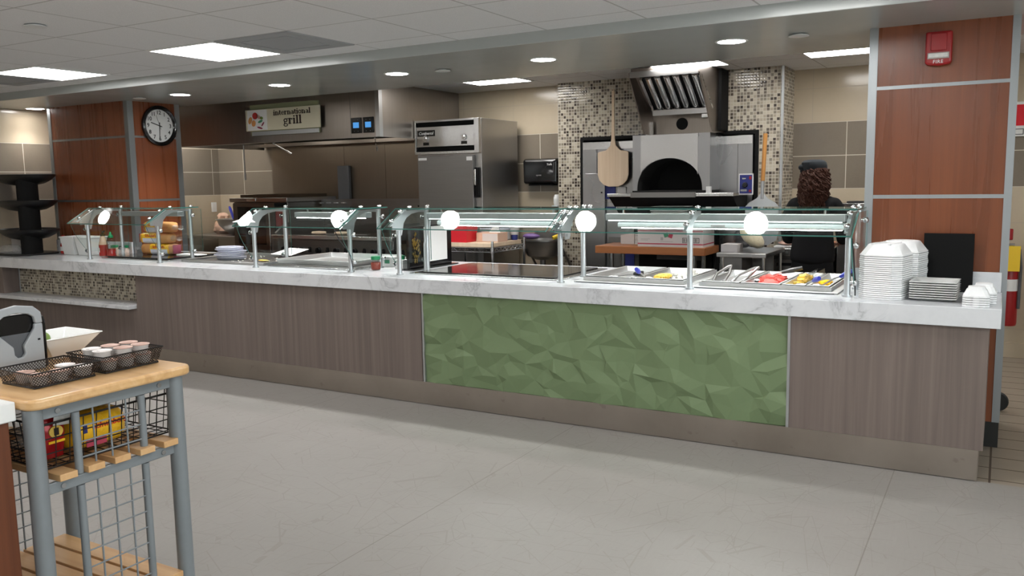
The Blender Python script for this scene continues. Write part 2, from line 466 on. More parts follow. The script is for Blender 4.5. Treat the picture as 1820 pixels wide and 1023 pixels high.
M = dict(
    tube=emit('lamp_tube_glow', (0.95, 1.0, 0.99, 1), 26.0), led_hot=emit('led_strip_bright', (0.95, 1.0, 0.99, 1), 22.0), cladding=steel('dull_wall_cladding', rgb(128, 118, 106), 0.45, 'z', 30.0, 0.06),
    cherry=wood('cherry_laminate', rgb(100, 54, 32), rgb(122, 67, 40), rgb(142, 82, 50), 'z', 0.035, 13.0, 0.22, 0.5),
    cherry_y=wood('cherry_laminate_cabinet', rgb(74, 40, 23), rgb(104, 58, 34), rgb(126, 73, 43), 'z', 0.035, 13.0, 0.3, 0.4),
    greywood=wood('grey_brown_laminate', rgb(99, 89, 84), rgb(116, 104, 98), rgb(132, 119, 112), 'z', 0.02, 26.0, 0.5, 0.3, 130.0),
    butcher=wood('butcher_block', rgb(186, 142, 92), rgb(213, 172, 120), rgb(228, 193, 145), 'x', 0.06, 22.0, 0.28, 0.5, 60.0, coat=0.3),
    slat=wood('pale_slat_wood', rgb(176, 132, 88), rgb(204, 164, 116), rgb(221, 186, 140), 'x', 0.06, 14.0, 0.4, 0.4, 60.0),
    peelwood=wood('pale_peel_wood', rgb(200, 176, 148), rgb(216, 194, 168), rgb(226, 207, 184), 'z', 0.05, 20.0, 0.6, 0.3, 60.0),
    tablewood=wood('brown_table_wood', rgb(120, 70, 36), rgb(156, 96, 52), rgb(178, 115, 66), 'x', 0.05, 18.0, 0.35, 0.5, 60.0),
    polewood=wood('yellow_pole_wood', rgb(150, 98, 44), rgb(184, 130, 66), rgb(200, 148, 80), 'z', 0.05, 30.0, 0.4, 0.5, 60.0),
    trimalu=steel('column_trim_aluminium', rgb(158, 163, 166), 0.45, 'z', 40.0, 0.04), pansteel=steel('light_pan_steel', rgb(206, 207, 207), 0.38, 'x', 40.0, 0.04), alu=steel('satin_aluminium', rgb(196, 200, 203), 0.42, 'z', 40.0, 0.05),
    steel=steel('brushed_steel', rgb(172, 171, 170), 0.3, 'x', 60.0, 0.08),
    steel_v=steel('brushed_steel_upright', rgb(158, 158, 159), 0.28, 'z', 60.0, 0.04),
    steel_d=steel('dull_dark_steel', rgb(126, 124, 122), 0.36, 'x', 50.0, 0.1),
    steel_b=steel('bright_steel', rgb(196, 196, 196), 0.24, 'x', 60.0, 0.06),
    chrome=plain('polished_chrome', rgb(215, 217, 219), 0.12, 1.0, 0.03),
    hoodsteel=steel('hood_steel', rgb(150, 142, 135), 0.33, 'z', 40.0, 0.1),
    kick=kick_metal('scuffed_kick_plate'),
    green=plain('sage_green_paint', rgb(112, 130, 96), 0.5, 0, 0.05, 10.0, 0.0, 0.35),
    marble=marble('white_marble'),
    soffit=plain('grey_satin_soffit', rgb(172, 176, 174), 0.24, 0, 0.03, 2.0, 0.0, 0.5),
    vinyl=floor_vinyl('scratched_vinyl_floor'), ftile=floor_tiles('quarry_tile_floor'),
    ceil=ceiling_tiles('ceiling_tile', -3.85, -0.26), kceil=ceiling_tiles('kitchen_ceiling_tile', -2.14, 2.79),
    tile_x=tile_wall('wall_tile_long', 'x', -4.363, -4.69), tile_r=tile_wall('wall_tile_far', 'x', -1.289, -1.599), tile_y=tile_wall('wall_tile_side', 'y', 0.656, 0.35),
    mos=mosaic('glass_mosaic', 'x'), mos_y=mosaic('glass_mosaic_return', 'y'), mos_n=mosaic('glass_mosaic_niche', 'x', 0.027),
    paint=plain('off_white_paint', rgb(206, 200, 190), 0.7, 0, 0.03, 2.0),
    white=plain('white_plastic', rgb(226, 227, 226), 0.4, 0, 0.03), foam=plain('white_foam', rgb(236, 237, 238), 0.62, 0, 0.02, 40.0, 0.05, 0.3, sss=0.0),
    china=plain('white_china', rgb(232, 233, 232), 0.16, 0, 0.02), paper=plain('white_paper', rgb(226, 226, 224), 0.8, 0, 0.03),
    black=plain('black_plastic', rgb(24, 24, 25), 0.4, 0, 0.15), blackgloss=plain('glossy_black', rgb(16, 16, 17), 0.14, 0, 0.15), matblack=plain('matt_black', rgb(15, 15, 15), 0.8, 0, 0.15, 14.0, 0.0, 0.2),
    wire=plain('black_wire', rgb(28, 25, 24), 0.45, 0.3, 0.1), grey=plain('grey_plastic', rgb(160, 164, 168), 0.38, 0, 0.04), greydk=plain('dark_grey_plastic', rgb(84, 86, 90), 0.4, 0, 0.06),
    cart=plain('grey_powder_coat', rgb(122, 128, 132), 0.42, 0.1, 0.06, 30.0), bolt=plain('zinc_bolt', rgb(180, 184, 186), 0.25, 1.0, 0.05),
    red=plain('fire_red', rgb(150, 22, 26), 0.35, 0, 0.06), redbin=plain('bright_red_plastic', rgb(206, 30, 44), 0.4, 0, 0.05), hole=plain('hole_shade_black', rgb(8, 8, 8), 0.9, 0, 0.2),  # hole: black standing for unlit depth in holes and gaps
    blue=plain('blue_plastic', rgb(58, 66, 176), 0.35, 0, 0.08), navy=plain('navy_label', rgb(36, 46, 120), 0.5, 0, 0.08), yellow=plain('yellow_card', rgb(236, 198, 50), 0.6, 0, 0.04),
    cream=plain('cream_sign_face', rgb(206, 200, 176), 0.5, 0, 0.03), olive=plain('olive_sign_board', rgb(132, 136, 104), 0.5, 0, 0.05), ink=plain('dark_brown_ink', rgb(44, 26, 20), 0.6, 0, 0.05),
    glass=glass('clear_glass', (0.955, 0.985, 0.975, 1)), gedge=plain('green_glass_edge', rgb(74, 128, 120), 0.1, 0, 0.1), clearp=glass('clear_plastic', (0.93, 0.93, 0.92, 1), 1.45),
    lids=film('cloudy_clear_lids', rgb(214, 218, 232), 0.45, 0.12), bag=film('clear_bag_film', rgb(225, 225, 225), 0.78, 0.12, 40.0), bagdark=film('dark_bag_film', rgb(60, 60, 64), 0.35, 0.1, 25.0), mesh=meshy('brown_mesh_metal', rgb(40, 30, 26)),
    panel=emit('ceiling_panel_light', (1.0, 0.985, 0.965, 1), 17.0), down=emit('downlight_glow', (1.0, 0.975, 0.945, 1), 48.0), kpanel=emit('kitchen_panel_light', (1.0, 0.975, 0.94, 1), 20.0),
    hoodlamp=emit('hood_lamp_glow', (1.0, 0.94, 0.82, 1), 8.0), led=emit('led_strip', (0.93, 1.0, 0.99, 1), 6.0), screen=emit('blue_screen', (0.10, 0.36, 0.80, 1), 0.9),
    skin=plain('warm_skin', rgb(196, 142, 116), 0.5, 0, 0.05, 20.0, sss=0.1), cloth=plain('black_cotton', rgb(20, 20, 22), 0.9, 0, 0.2, 50.0, 0.1, 0.2), hair=plain('dark_brown_hair', rgb(62, 36, 26), 0.75, 0, 0.35, 30.0, 0.0, 0.25),
    capc=plain('dark_slate_cap', rgb(38, 42, 46), 0.85, 0, 0.15, 50.0, 0.1, 0.2),
    bread=plain('brown_bread', rgb(196, 138, 82), 0.8, 0, 0.15, 25.0, 0.3), wrap=plain('yellow_bread_wrapper', rgb(244, 190, 40), 0.28, 0, 0.05, 20.0), wraptext=plain('red_lettering', rgb(196, 40, 24), 0.4, 0, 0.05),
    wrapwhite=plain('white_wrapper_band', rgb(214, 214, 226), 0.3, 0, 0.05), wrapmaroon=plain('maroon_wrapper_band', rgb(140, 44, 70), 0.4, 0, 0.08), maroon=plain('dark_red_foil', rgb(92, 18, 30), 0.25, 0.1, 0.3, 20.0, 0.4), chips=plain('red_foil_bag', rgb(160, 20, 28), 0.2, 0.2, 0.15, 8.0, 0.2),
    sauce=plain('red_sauce', rgb(176, 48, 44), 0.15, 0, 0.1), pink=plain('pale_pink_sauce', rgb(222, 184, 160), 0.2, 0, 0.05), flakes=plain('red_pepper_flakes', rgb(150, 52, 34), 0.8, 0, 0.4, 120.0, 0.4), greenlid=plain('green_lid', rgb(24, 134, 84), 0.4, 0, 0.05),
    foil=plain('dusty_pink_foil_lid', rgb(196, 160, 146), 0.35, 0.3, 0.08), whitelid=plain('white_foil_lid', rgb(232, 226, 224), 0.28, 0.1, 0.03), cup=film('cloudy_cup', rgb(220, 216, 214), 0.25, 0.2, 20.0),
    food_y=plain('yellow_food', rgb(236, 196, 90), 0.6, 0, 0.2, 60.0, 0.4), food_r=plain('red_diced_food', rgb(206, 84, 76), 0.5, 0, 0.3, 90.0, 0.4), rice=plain('white_rice', rgb(240, 236, 226), 0.7, 0, 0.05, 150.0, 0.5), cheese=plain('shredded_cheese', rgb(236, 224, 182), 0.7, 0, 0.1, 120.0, 0.5),
    lime=plain('lime_skin', rgb(112, 140, 60), 0.4, 0, 0.25, 40.0, 0.2), griddle=plain('seasoned_griddle', rgb(92, 82, 70), 0.35, 0.8, 0.15, 6.0), crust=plain('oven_brick_dark', rgb(14, 13, 12), 0.9, 0, 0.3, 30.0),
    carton=plain('grey_white_cardboard', rgb(206, 200, 198), 0.75, 0, 0.03), cstripe=plain('crimson_print', rgb(176, 62, 84), 0.7, 0, 0.05), gprint=plain('green_print', rgb(70, 140, 108), 0.7, 0, 0.05), ltgrey=plain('pale_grey_print', rgb(168, 164, 164), 0.7, 0, 0.05),
    ceramictop=plain('black_hot_plate', rgb(34, 32, 31), 0.12, 0, 0.1), rubber=plain('black_rubber', rgb(26, 27, 26), 0.6, 0, 0.1), gold=plain('gold_print', rgb(186, 148, 60), 0.5, 0.2, 0.1), diff=plain('grey_air_diffuser', rgb(158, 160, 162), 0.6, 0.0, 0.05, 200.0), purple=plain('purple_plastic', rgb(120, 92, 150), 0.4, 0, 0.06),
)
# ------------------------------------------------------------------ the setting
struct(B(-9.6, 3.2, -8.2, 0.04, -0.1, 0.0), 'floor', M['vinyl'])
struct(B(-9.6, 3.2, 0.04, 4.3, -0.1, 0.0), 'floor_kitchen', M['ftile'])
struct(B(-9.6, 3.2, -8.2, 0.0, CEIL, CEIL + 0.2), 'ceiling', M['ceil'])
struct(B(-9.6, 3.2, 0.0, 1.52, SOF, SOF + 0.3), 'ceiling_soffit', M['soffit'], bevel=0.004)
struct(B(-9.6, 3.2, 1.52, 4.3, KCEIL, KCEIL + 0.2), 'ceiling_kitchen', M['kceil'])
struct(B(-9.55, -9.35, -8.2, 4.3, 0, 2.7), 'wall_left', M['tile_y'])
struct(B(-9.35, -1.775, 3.35, 3.55, 0, 2.7), 'wall_back', M['tile_x'])
struct(B(-1.775, 3.2, 3.62, 3.82, 0, 2.7), 'wall_rear', M['tile_r'])
struct(B(-9.6, 3.2, -8.2, -8.0, 0, 2.7), 'wall_front', M['paint'])
wf = MB().box(3.0, 3.2, -8.2, 4.3, 0, 0.6).box(3.0, 3.2, -8.2, 4.3, 2.38, 2.7)
for a, b in ((-8.2, -7.6), (-5.4, -5.2), (-3.0, -2.8), (-0.6, 4.3)): wf.box(3.0, 3.2, a, b, 0.6, 2.38)
struct(wf, 'wall_right', M['paint'])
for i, (a, b) in enumerate(((-7.6, -5.4), (-5.2, -3.0), (-2.8, -0.6))):  # windows out of view, added so daylight lifts the ceiling and counter front
    wn_ = MB().frame([(a, 0.6), (b, 0.6), (b, 2.38), (a, 2.38)], [(a + 0.05, 0.65), (b - 0.05, 0.65), (b - 0.05, 2.33), (a + 0.05, 2.33)], 'x', 3.06, 3.13)
    wn_.box(3.07, 3.12, (a + b) / 2 - 0.02, (a + b) / 2 + 0.02, 0.65, 2.33)
    w_ = struct(wn_, 'added_window_%d' % (i + 1), M['alu'])
    B(3.092, 3.098, a + 0.05, b - 0.05, 0.65, 2.33).build('pane', M['glass'], w_)
    ld = bpy.data.lights.new('added_window_portal', 'AREA'); ld.shape = 'RECTANGLE'; ld.size = 1.78; ld.size_y = b - a; ld.cycles.is_portal = True
    lo = bpy.data.objects.new('added_window_portal', ld); COL.objects.link(lo); lo.location = (3.21, (a + b) / 2, 1.49); lo.rotation_euler = (0, math.radians(90), 0)
# mosaic wall with the oven opening
w = MB()
w.box(-4.06, -3.80, 3.18, 3.35, 0, KCEIL).box(-1.985, -1.775, 3.18, 3.35, 0, KCEIL).box(-3.80, -1.985, 3.18, 3.35, 2.03, KCEIL)
struct(w, 'wall_oven', M['mos'])
struct(B(-1.785, -1.770, 3.176, 3.62, 0, KCEIL), 'wall_oven_return', M['mos_y'])
struct(B(-1.79, -1.767, 3.170, 3.185, 0, KCEIL), 'trim_1', M['alu'])
n = MB().frame([(-3.80, 0), (-3.80, 2.03), (-1.985, 2.03), (-1.985, 0)], [(-3.762, 0.02), (-3.762, 1.996), (-2.02, 1.996), (-2.02, 0.02)], 'y', 3.168, 3.34)
struct(n, 'trim_2', M['matblack'])
struct(B(-3.80, -1.985, 3.335, 3.352, 0, 2.03), 'wall_recess', M['matblack'])
struct(B(-1.765, 3.0, 3.60, 3.62, 0, 0.13), 'baseboard_rear', M['tile_r'])

def wood_column(name, x0, x1, y0, y1, side, lw, rw):
    """cherry clad column with aluminium corner strips and two reveal strips"""
    e = bpy.data.objects.new(name, None); COL.objects.link(e); e['kind'] = 'structure'
    e.location = ((x0 + x1) / 2, (y0 + y1) / 2, 0)
    zs = [0.15, 1.452, 1.474, 2.094, 2.114, SOF]
    for a, b in ((0, 1), (2, 3), (4, 5)):
        struct(B(x0 + 0.004, x1 - 0.004, y0 + 0.004, y1 - 0.004, zs[a], zs[b]), 'wood_panel', M['cherry'], e)
    for a, b in ((1, 2), (3, 4)):
        struct(B(x0 + 0.002, x1 - 0.002, y0 + 0.0015, y1 - 0.002, zs[a], zs[b]), 'reveal_strip', M['trimalu'], e)
    struct(B(x0 + 0.003, x1 - 0.003, y0 + 0.003, y1 - 0.003, 0, 0.15), 'rubber_base', M['rubber'], e)
    k = 0.004
    for (xa, xb) in ((x0, x0 + lw), (x1 - rw, x1)):
        struct(B(xa, xb, y0, y0 + k, 0.15, SOF), 'corner_strip', M['trimalu'], e)
    for xx in (x0, x1 - k):
        for ya in (y0 + k, y1 - 0.065):
            struct(B(xx, xx + k, ya, ya + 0.065 - k, 0.15, SOF), 'corner_strip', M['trimalu'], e)
    return e
wood_column('column_left', -8.945, -7.612, 0.711, 1.34, 'R', 0.05, 0.06)
wood_column('column_right', -0.735, 0.040, 0.711, 1.30, 'R', 0.048, 0.040)

# ------------------------------------------------------------------ lights in the ceilings
def panel_light(x0, x1, y0, y1, z, label, group, m, em):
    cx, cy = (x0 + x1) / 2, (y0 + y1) / 2
    t = thing('ceiling_light', label, 'ceiling light', (cx, cy, z), group)
    f = 0.018
    MB().frame([(x0, y0), (x1, y0), (x1, y1), (x0, y1)], [(x0 + f, y0 + f), (x1 - f, y0 + f), (x1 - f, y1 - f), (x0 + f, y1 - f)], 'z', z - 0.008, z).build('frame', M['white'], t)
    B(x0 + f, x1 - f, y0 + f, y1 - f, z - 0.005, z - 0.001).build('diffuser', em, t)
    return t
G1, G2 = 'square ceiling lights over the dining floor', 'square ceiling lights over the kitchen'
panel_light(-5.17, -4.51, -0.903, -0.26, CEIL, 'square flush ceiling light in the tiles above the hanging grill sign', G1, None, M['panel'])
panel_light(-7.12, -6.47, -0.903, -0.26, CEIL, 'square flush ceiling light cut by the left frame edge above the wood column clock side', G1, None, M['panel'])
k = 0
for x in (-8.5, -6.0, -3.85, -0.9, 1.3):
    for y in (-2.2, -4.1, -6.1):
        if y == -2.2 and x < -4: continue
        k += 1
        panel_light(x, x + 0.65, y - 0.643, y, CEIL, 'square flush ceiling light over the open dining floor', G1, None, M['panel'])
panel_light(-1.27, -0.61, -0.903, -0.26, CEIL, 'square flush ceiling light out of sight above the takeout containers', G1, None, M['panel'])
for x0, lab in ((-4.77, 'flush kitchen ceiling light between the steel hood and the mosaic wall'), (-2.79, 'flush kitchen ceiling light in front of the pizza oven hood'), (-1.48, 'flush kitchen ceiling light above the person in black')):
    panel_light(x0, x0 + 0.645, 2.16, 2.79, KCEIL, lab, G2, None, M['kpanel'])
panel_light(-9.22, -8.575, 2.16, 2.79, KCEIL, 'flush kitchen ceiling light hidden in the corner left of the steel hood', G2, None, M['kpanel'])
panel_light(1.2, 1.85, 2.16, 2.79, KCEIL, 'flush kitchen ceiling light beyond the right column', G2, None, M['kpanel'])
DL = [(-9.10, 'round recessed downlight in the grey soffit at the left of the wood column'), (-6.78, 'round recessed downlight in the grey soffit beside the wall clock'), (-5.50, 'round recessed downlight in the grey soffit in front of the grill sign'),
      (-4.225, 'round recessed downlight in the grey soffit in front of the steel hood corner'), (-2.913, 'round recessed downlight in the grey soffit in front of the mosaic wall'), (-1.555, 'round recessed downlight in the grey soffit, nearest the right wood column')]
for x, lab in DL:
    t = thing('downlight', lab, 'downlight', (x, 0.68, SOF), 'round downlights along the soffit')
    MB().lathe([(0.084, -0.0005), (0.092, -0.004), (0.100, -0.004), (0.104, -0.001), (0.104, 0.0)], (x, 0.68, SOF), 32, cap=False).build('trim_ring', M['white'], t)
    MB().lathe([(0.086, -0.0025), (0.001, -0.0035)], (x, 0.68, SOF), 32, cap=False).build('lens', M['down'], t)
    sp_ = bpy.data.lights.new('downlight_beam', 'SPOT'); sp_.energy = DOWN_W * (0.3 if x < -9 else 1.0); sp_.spot_size = math.radians(118); sp_.spot_blend = 0.7; sp_.shadow_soft_size = 0.08; sp_.color = (1.0, 0.985, 0.965)
    so_ = bpy.data.objects.new('downlight_beam', sp_); COL.objects.link(so_); so_.parent = t; so_.location = (0, 0, -0.012)
for (x, y, z, lab) in ((-7.27, 0.605, SOF, 'small round sprinkler cover on the soffit above the wall clock'), (-3.80, 0.70, SOF, 'small round sprinkler cover on the soffit in front of the refrigerator'), (-1.135, 0.66, SOF, 'small round sprinkler cover on the soffit near the right wood column'),
                       (-3.76, 2.46, KCEIL, 'small round sprinkler cover on the kitchen ceiling by the mosaic wall'), (-4.87, -1.86, CEIL, 'round sprinkler cover among the dining ceiling tiles')):
    solo(MB().lathe([(0.058, -0.006), (0.062, -0.012), (0.05, -0.014), (0.001, -0.015)], (x, y, z), 24).lathe([(0.03, 0), (0.03, -0.008)], (x, y, z), 16), 'sprinkler_cover', M['white'], lab, 'sprinkler cover', 'round sprinkler covers', (x, y, z))
for x0, lab in ((-4.50, 'grey perforated air diffuser tile beside the middle ceiling light'), (-7.79, 'grey perforated air diffuser tile beside the ceiling light at the frame edge')):
    t = thing('air_diffuser', lab, 'air diffuser', (x0 + 0.325, -0.58, CEIL), 'grey diffuser tiles in the dining ceiling')
    B(x0, x0 + 0.645, -0.895, -0.265, CEIL - 0.006, CEIL).build('perforated_plate', M['diff'], t)
    MB().frame([(x0 + 0.1, -0.795), (x0 + 0.545, -0.795), (x0 + 0.545, -0.365), (x0 + 0.1, -0.365)], [(x0 + 0.115, -0.78), (x0 + 0.53, -0.78), (x0 + 0.53, -0.38), (x0 + 0.115, -0.38)], 'z', CEIL - 0.009, CEIL - 0.006).build('rim', M['diff'], t)

# ------------------------------------------------------------------ serving counter
sc = thing('serving_counter', 'long serving counter base with grey wood panels and one green faceted panel', 'counter', (-4.7, 0.4, 0))
PY = 0.03
kz = 0.166
B(-6.74, -3.585, PY, PY + 0.02, kz, 0.813).build('wood_panel', M['greywood'], sc)
B(-9.34, -6.74, PY, PY + 0.02, kz, 0.505).build('wood_panel', M['greywood'], sc)
B(-1.010, -0.032, PY, PY + 0.02, kz, 0.813).build('wood_panel', M['greywood'], sc)
B(-0.052, -0.032, PY + 0.02, 0.70, kz, 0.813).build('end_panel', M['greywood'], sc)
for x in (-3.5675, -1.0175):
    B(x - 0.0075, x + 0.0075, PY - 0.006, PY + 0.018, kz, 0.813).build('panel_strip', M['alu'], sc)
B(-9.34, -0.055, PY - 0.003, PY + 0.006, 0.004, kz).build('kick_plate', M['kick'], sc)
B(-0.062, -0.052, PY + 0.004, 0.70, 0.0, kz).build('kick_plate', M['kick'], sc)
B(-9.34, -0.06, PY + 0.021, 0.06, 0.0, 0.5).box(-7.60, -0.75, 1.19, 1.22, 0.0, 0.81).box(-6.74, -0.06, PY + 0.021, 0.06, 0.5, 0.81).build('carcass', M['matblack'], sc)
# niche with mosaic over a little marble ledge
B(-8.84, -6.74, 0.205, 0.235, 0.505, 0.813).build('niche_mosaic', M['mos_n'], sc)
B(-9.34, -8.84, PY + 0.004, 0.204, 0.541, 0.813).build('niche_cheek', M['greywood'], sc)
B(-6.742, -6.72, PY + 0.021, 0.235, 0.505, 0.813).build('niche_cheek', M['greywood'], sc)
B(-8.843, -8.835, 0.196, 0.205, 0.54, 0.813).build('niche_trim', M['alu'], sc)
# green panel: a field of shallow random facets
gx0, gx1, gz0, gz1 = -3.560, -1.025, kz, 0.813
rnd = random.Random(3)
pts, dep = [], []
nx, nz = 22, 9
for j in range(nz + 1):
    for i in range(nx + 1):
        jx = 0 if i in (0, nx) else rnd.uniform(-0.42, 0.42)
        jz = 0 if j in (0, nz) else rnd.uniform(-0.42, 0.42)
        pts.append(Vector(((i + jx) / nx * (gx1 - gx0), (j + jz) / nz * (gz1 - gz0))))
for p in pts: dep.append(rnd.choice((0.0, 0.003, 0.012, 0.018, 0.022)))
for _ in range(60):
    pts.append(Vector((rnd.uniform(0.05, gx1 - gx0 - 0.05), rnd.uniform(0.03, gz1 - gz0 - 0.03)))); dep.append(rnd.uniform(0, 0.022))
vo, ed, fo, ov, oe, of = delaunay_2d_cdt([p for p in pts], [], [], 0, 1e-4)
g = MB()
dd = [dep[o[0]] if o else 0.01 for o in ov]
g.add([(gx0 + v.x, PY + 0.012 - d, gz0 + v.y) for v, d in zip(vo, dd)], [tuple(f) for f in fo])
g.box(gx0, gx1, PY + 0.014, PY + 0.02, gz0, gz1)
gp = g.build('green_panel', M['green'], sc, angle=1)
gp['label'] = 'sage green panel of shallow random facets'

# worktop: one continuous marble slab
ctop = thing('countertop', 'long white marble countertop with grey veins', 'countertop', (-4.7, 0.5, 0.813))
poly = [(-9.345, 0), (0.019, 0), (0.019, 0.705), (-0.740, 0.705), (-0.740, 1.25), (-7.605, 1.25), (-7.605, 0.705), (-9.345, 0.705)]
MB().prism(poly, 'z', 0.8135, CT).build('slab', M['marble'], ctop, bevel=0.003)
B(-0.685, 0.012, 0.690, 0.7085, CT + 0.0005, 1.030).build('backsplash', M['marble'], ctop, bevel=0.002)
B(-8.93, -7.66, 0.690, 0.7085, CT + 0.0005, 1.045).build('backsplash', M['marble'], ctop, bevel=0.002)
lg = solo(B(-9.34, -6.76, -0.045, 0.20, 0.506, 0.54), 'counter_ledge', M['marble'], 'narrow white marble ledge below the mosaic niche in the counter front', 'ledge', loc=(-8.05, 0.1, 0.506), bevel=0.003)

# ------------------------------------------------------------------ wall clock on the left column's side
cx, cy, cz = -7.611, 1.062, 2.222
ck = thing('wall_clock', 'round black rimmed wall clock on the wood column reading half past nine', 'clock', (cx, cy, cz))
def xl(prof, n=48, cap=True):
    m = MB().lathe(prof, (0, 0, 0), n, cap=cap); m.v = [(z, x, y) for x, y, z in m.v]; return m.move((cx, cy, cz))
xl([(0.165, 0.002), (0.200, 0.002), (0.206, 0.012), (0.204, 0.034), (0.190, 0.044), (0.172, 0.034), (0.165, 0.02)], cap=False).build('rim', M['blackgloss'], ck)
xl([(0.172, 0.003), (0.172, 0.018), (0.001, 0.018)]).build('dial', M['white'], ck)
for h in range(1, 13):
    a = PI / 2 - h * PI / 6
    for dg, du in ((('1', -0.013), ('1', 0.013)) if h == 11 else ((str(h), 0.0),)):
        face_x(text_mb(dg, 0.056, 0.0006, bold=0.0008)).move((cx + 0.0195, cy + 0.133 * cos(a) + du, cz + 0.133 * sin(a))).build('numeral', M['black'], ck)
def hand(a, l, tail, w, off, mat, nm):
    d = Vector((0, cos(a), sin(a))); q = Vector((0, -sin(a), cos(a)))
    c = Vector((cx + off, cy, cz)) + d * (l - tail) / 2
    MB().obox(c, (0.0008, 0, 0), d * (l + tail) / 2, q * w).build(nm, mat, ck)
hand(PI / 2 - 9.55 * PI / 6, 0.105, 0.032, 0.0045, 0.0215, M['black'], 'hour_hand')
hand(PI / 2 - 6.12 * PI / 6, 0.142, 0.035, 0.0035, 0.0235, M['black'], 'minute_hand')
hand(PI / 2 - 11.35 * PI / 6, 0.112, 0.04, 0.001, 0.0255, M['black'], 'second_hand')

# ------------------------------------------------------------------ fire strobe on the right column
fx, fz = -0.362, 2.305
fs = thing('fire_alarm', 'red fire alarm strobe high on the right wood column', 'fire alarm', (fx, 0.711, fz - 0.095))
MB().prism([(fx - 0.069, fz - 0.082), (fx - 0.05, fz - 0.092), (fx, fz - 0.097), (fx + 0.05, fz - 0.092), (fx + 0.069, fz - 0.082), (fx + 0.069, fz + 0.094), (fx - 0.069, fz + 0.094)], 'y', 0.662, 0.711).build('housing', M['red'], fs, bevel=0.012, seg=3)
B(fx - 0.040, fx + 0.042, 0.655, 0.664, fz - 0.015, fz + 0.082).build('sounder_grille', M['red'], fs, bevel=0.004)
MB().loft([[(fx - s, y, fz - 0.042 - h), (fx + s, y, fz - 0.042 - h), (fx + s, y, fz - 0.042 + h), (fx - s, y, fz - 0.042 + h)] for s, y, h in ((0.056, 0.662, 0.018), (0.054, 0.648, 0.016), (0.048, 0.640, 0.010))]).build('strobe_lens', plain('strobe_lens_plastic', rgb(226, 226, 222), 0.1, 0, 0.2, 90.0, 0.5), fs)
text_mb('FIRE', 0.026, 0.0008, bold=0.0004, space=1.15).move((fx, 0.6608, fz - 0.076)).build('lettering', M['white'], fs)

# ------------------------------------------------------------------ beyond the right column
ex = thing('fire_extinguisher', 'red fire extinguisher with yellow tag behind the right column', 'fire extinguisher', (0.070, 3.5, 0.30))
MB().lathe([(0.02, 0), (0.07, 0.0), (0.075, 0.02), (0.075, 0.52), (0.06, 0.58), (0.025, 0.62), (0.025, 0.66)], (0.070, 3.5, 0.30), 24).build('cylinder', M['red'], ex)
MB().box(0.02, 0.10, 3.47, 3.53, 0.965, 1.0).build('valve', M['bolt'], ex)
MB().box(0.0, 0.085, 3.485, 3.515, 1.03, 1.125).build('lever', M['red'], ex, bevel=0.008)
MB().tube([(0.04, 3.47, 0.98), (0.14, 3.46, 0.95), (0.155, 3.46, 0.8), (0.15, 3.46, 0.45)], 0.012, 8).build('hose', M['greydk'], ex)
MB().lathe([(0.0762, 0.60), (0.0762, 0.70)], (0.070, 3.5, 0.0), 24, cap=False).build('paper_label', M['white'], ex)
B(0.03, 0.145, 3.405, 3.408, 0.772, 0.985).build('yellow_tag', M['yellow'], ex)
MB().box(0.03, 0.11, 3.58, 3.62, 0.5, 0.9).build('wall_bracket', M['bolt'], ex)
sg = thing('wall_sign', 'white and red wall sign at the far right edge', 'sign', (0.13, 3.61, 1.90))
B(0.04, 0.30, 3.60, 3.6195, 1.90, 2.19).build('board', M['white'], sg, bevel=0.004)
B(0.04, 0.26, 3.597, 3.60, 1.99, 2.165).build('red_field', M['redbin'], sg)
MB().frame([(0.05, 1.915), (0.12, 1.915), (0.12, 1.965), (0.05, 1.965)], [(0.056, 1.921), (0.114, 1.921), (0.114, 1.959), (0.056, 1.959)], 'y', 3.597, 3.60).build('printed_box', M['greydk'], sg)
wh = thing('rubber_wheel', 'black rubber wheel on the tiled floor behind the right column', 'wheel', (0.03, 1.62, 0))
m = MB().lathe([(0.03, -0.018), (0.058, -0.018), (0.065, -0.008), (0.065, 0.008), (0.058, 0.018), (0.03, 0.018)], (0, 0, 0), 24); m.v = [(x + 0.03, z + 1.62, y + 0.065) for x, y, z in m.v]
m.build('tyre', M['rubber'], wh)
# ------------------------------------------------------------------ grill line: exhaust hood
hd = thing('exhaust_hood', 'long stainless exhaust hood over the griddle with two blue touch screens', 'exhaust hood', (-6.85, 2.6, 2.06))
hx0, hx1, hy0, hy1, hz0, hz1 = -8.46, -5.378, 1.885, 3.32, 2.055, KCEIL - 0.004
B(hx0, hx1, hy0, hy0 + 0.02, hz0, hz1).build('front_panel', M['hoodsteel'], hd)
B(hx1 - 0.02, hx1, hy0 + 0.021, hy1, hz0, hz1).build('side_panel', M['hoodsteel'], hd)
B(hx0, hx0 + 0.02, hy0 + 0.021, hy1, hz0, hz1).build('side_panel', M['hoodsteel'], hd)
m = MB().box(hx0 + 0.021, hx1 - 0.021, hy0 + 0.021, hy0 + 0.09, hz0, hz0 + 0.03).box(hx0 + 0.021, hx1 - 0.021, hy1 - 0.09, hy1, hz0 + 0.03, hz0 + 0.07)
m.build('gutter', M['hoodsteel'], hd)
m = MB()
m.quad((hx0 + 0.021, hy0 + 0.1, hz0 + 0.05), (hx1 - 0.021, hy0 + 0.1, hz0 + 0.05), (hx1 - 0.021, hy0 + 0.75, hz0 + 0.4), (hx0 + 0.021, hy0 + 0.75, hz0 + 0.4))
m.quad((hx0 + 0.021, hy0 + 0.75, hz0 + 0.4), (hx1 - 0.021, hy0 + 0.75, hz0 + 0.4), (hx1 - 0.021, hy1 - 0.05, hz0 + 0.08), (hx0 + 0.021, hy1 - 0.05, hz0 + 0.08))
m.build('baffle_filters', M['steel_d'], hd)
B(hx1 - 0.045, hx1 + 0.004, hy0 - 0.004, hy0, hz0, hz1).build('corner_trim', M['steel'], hd)
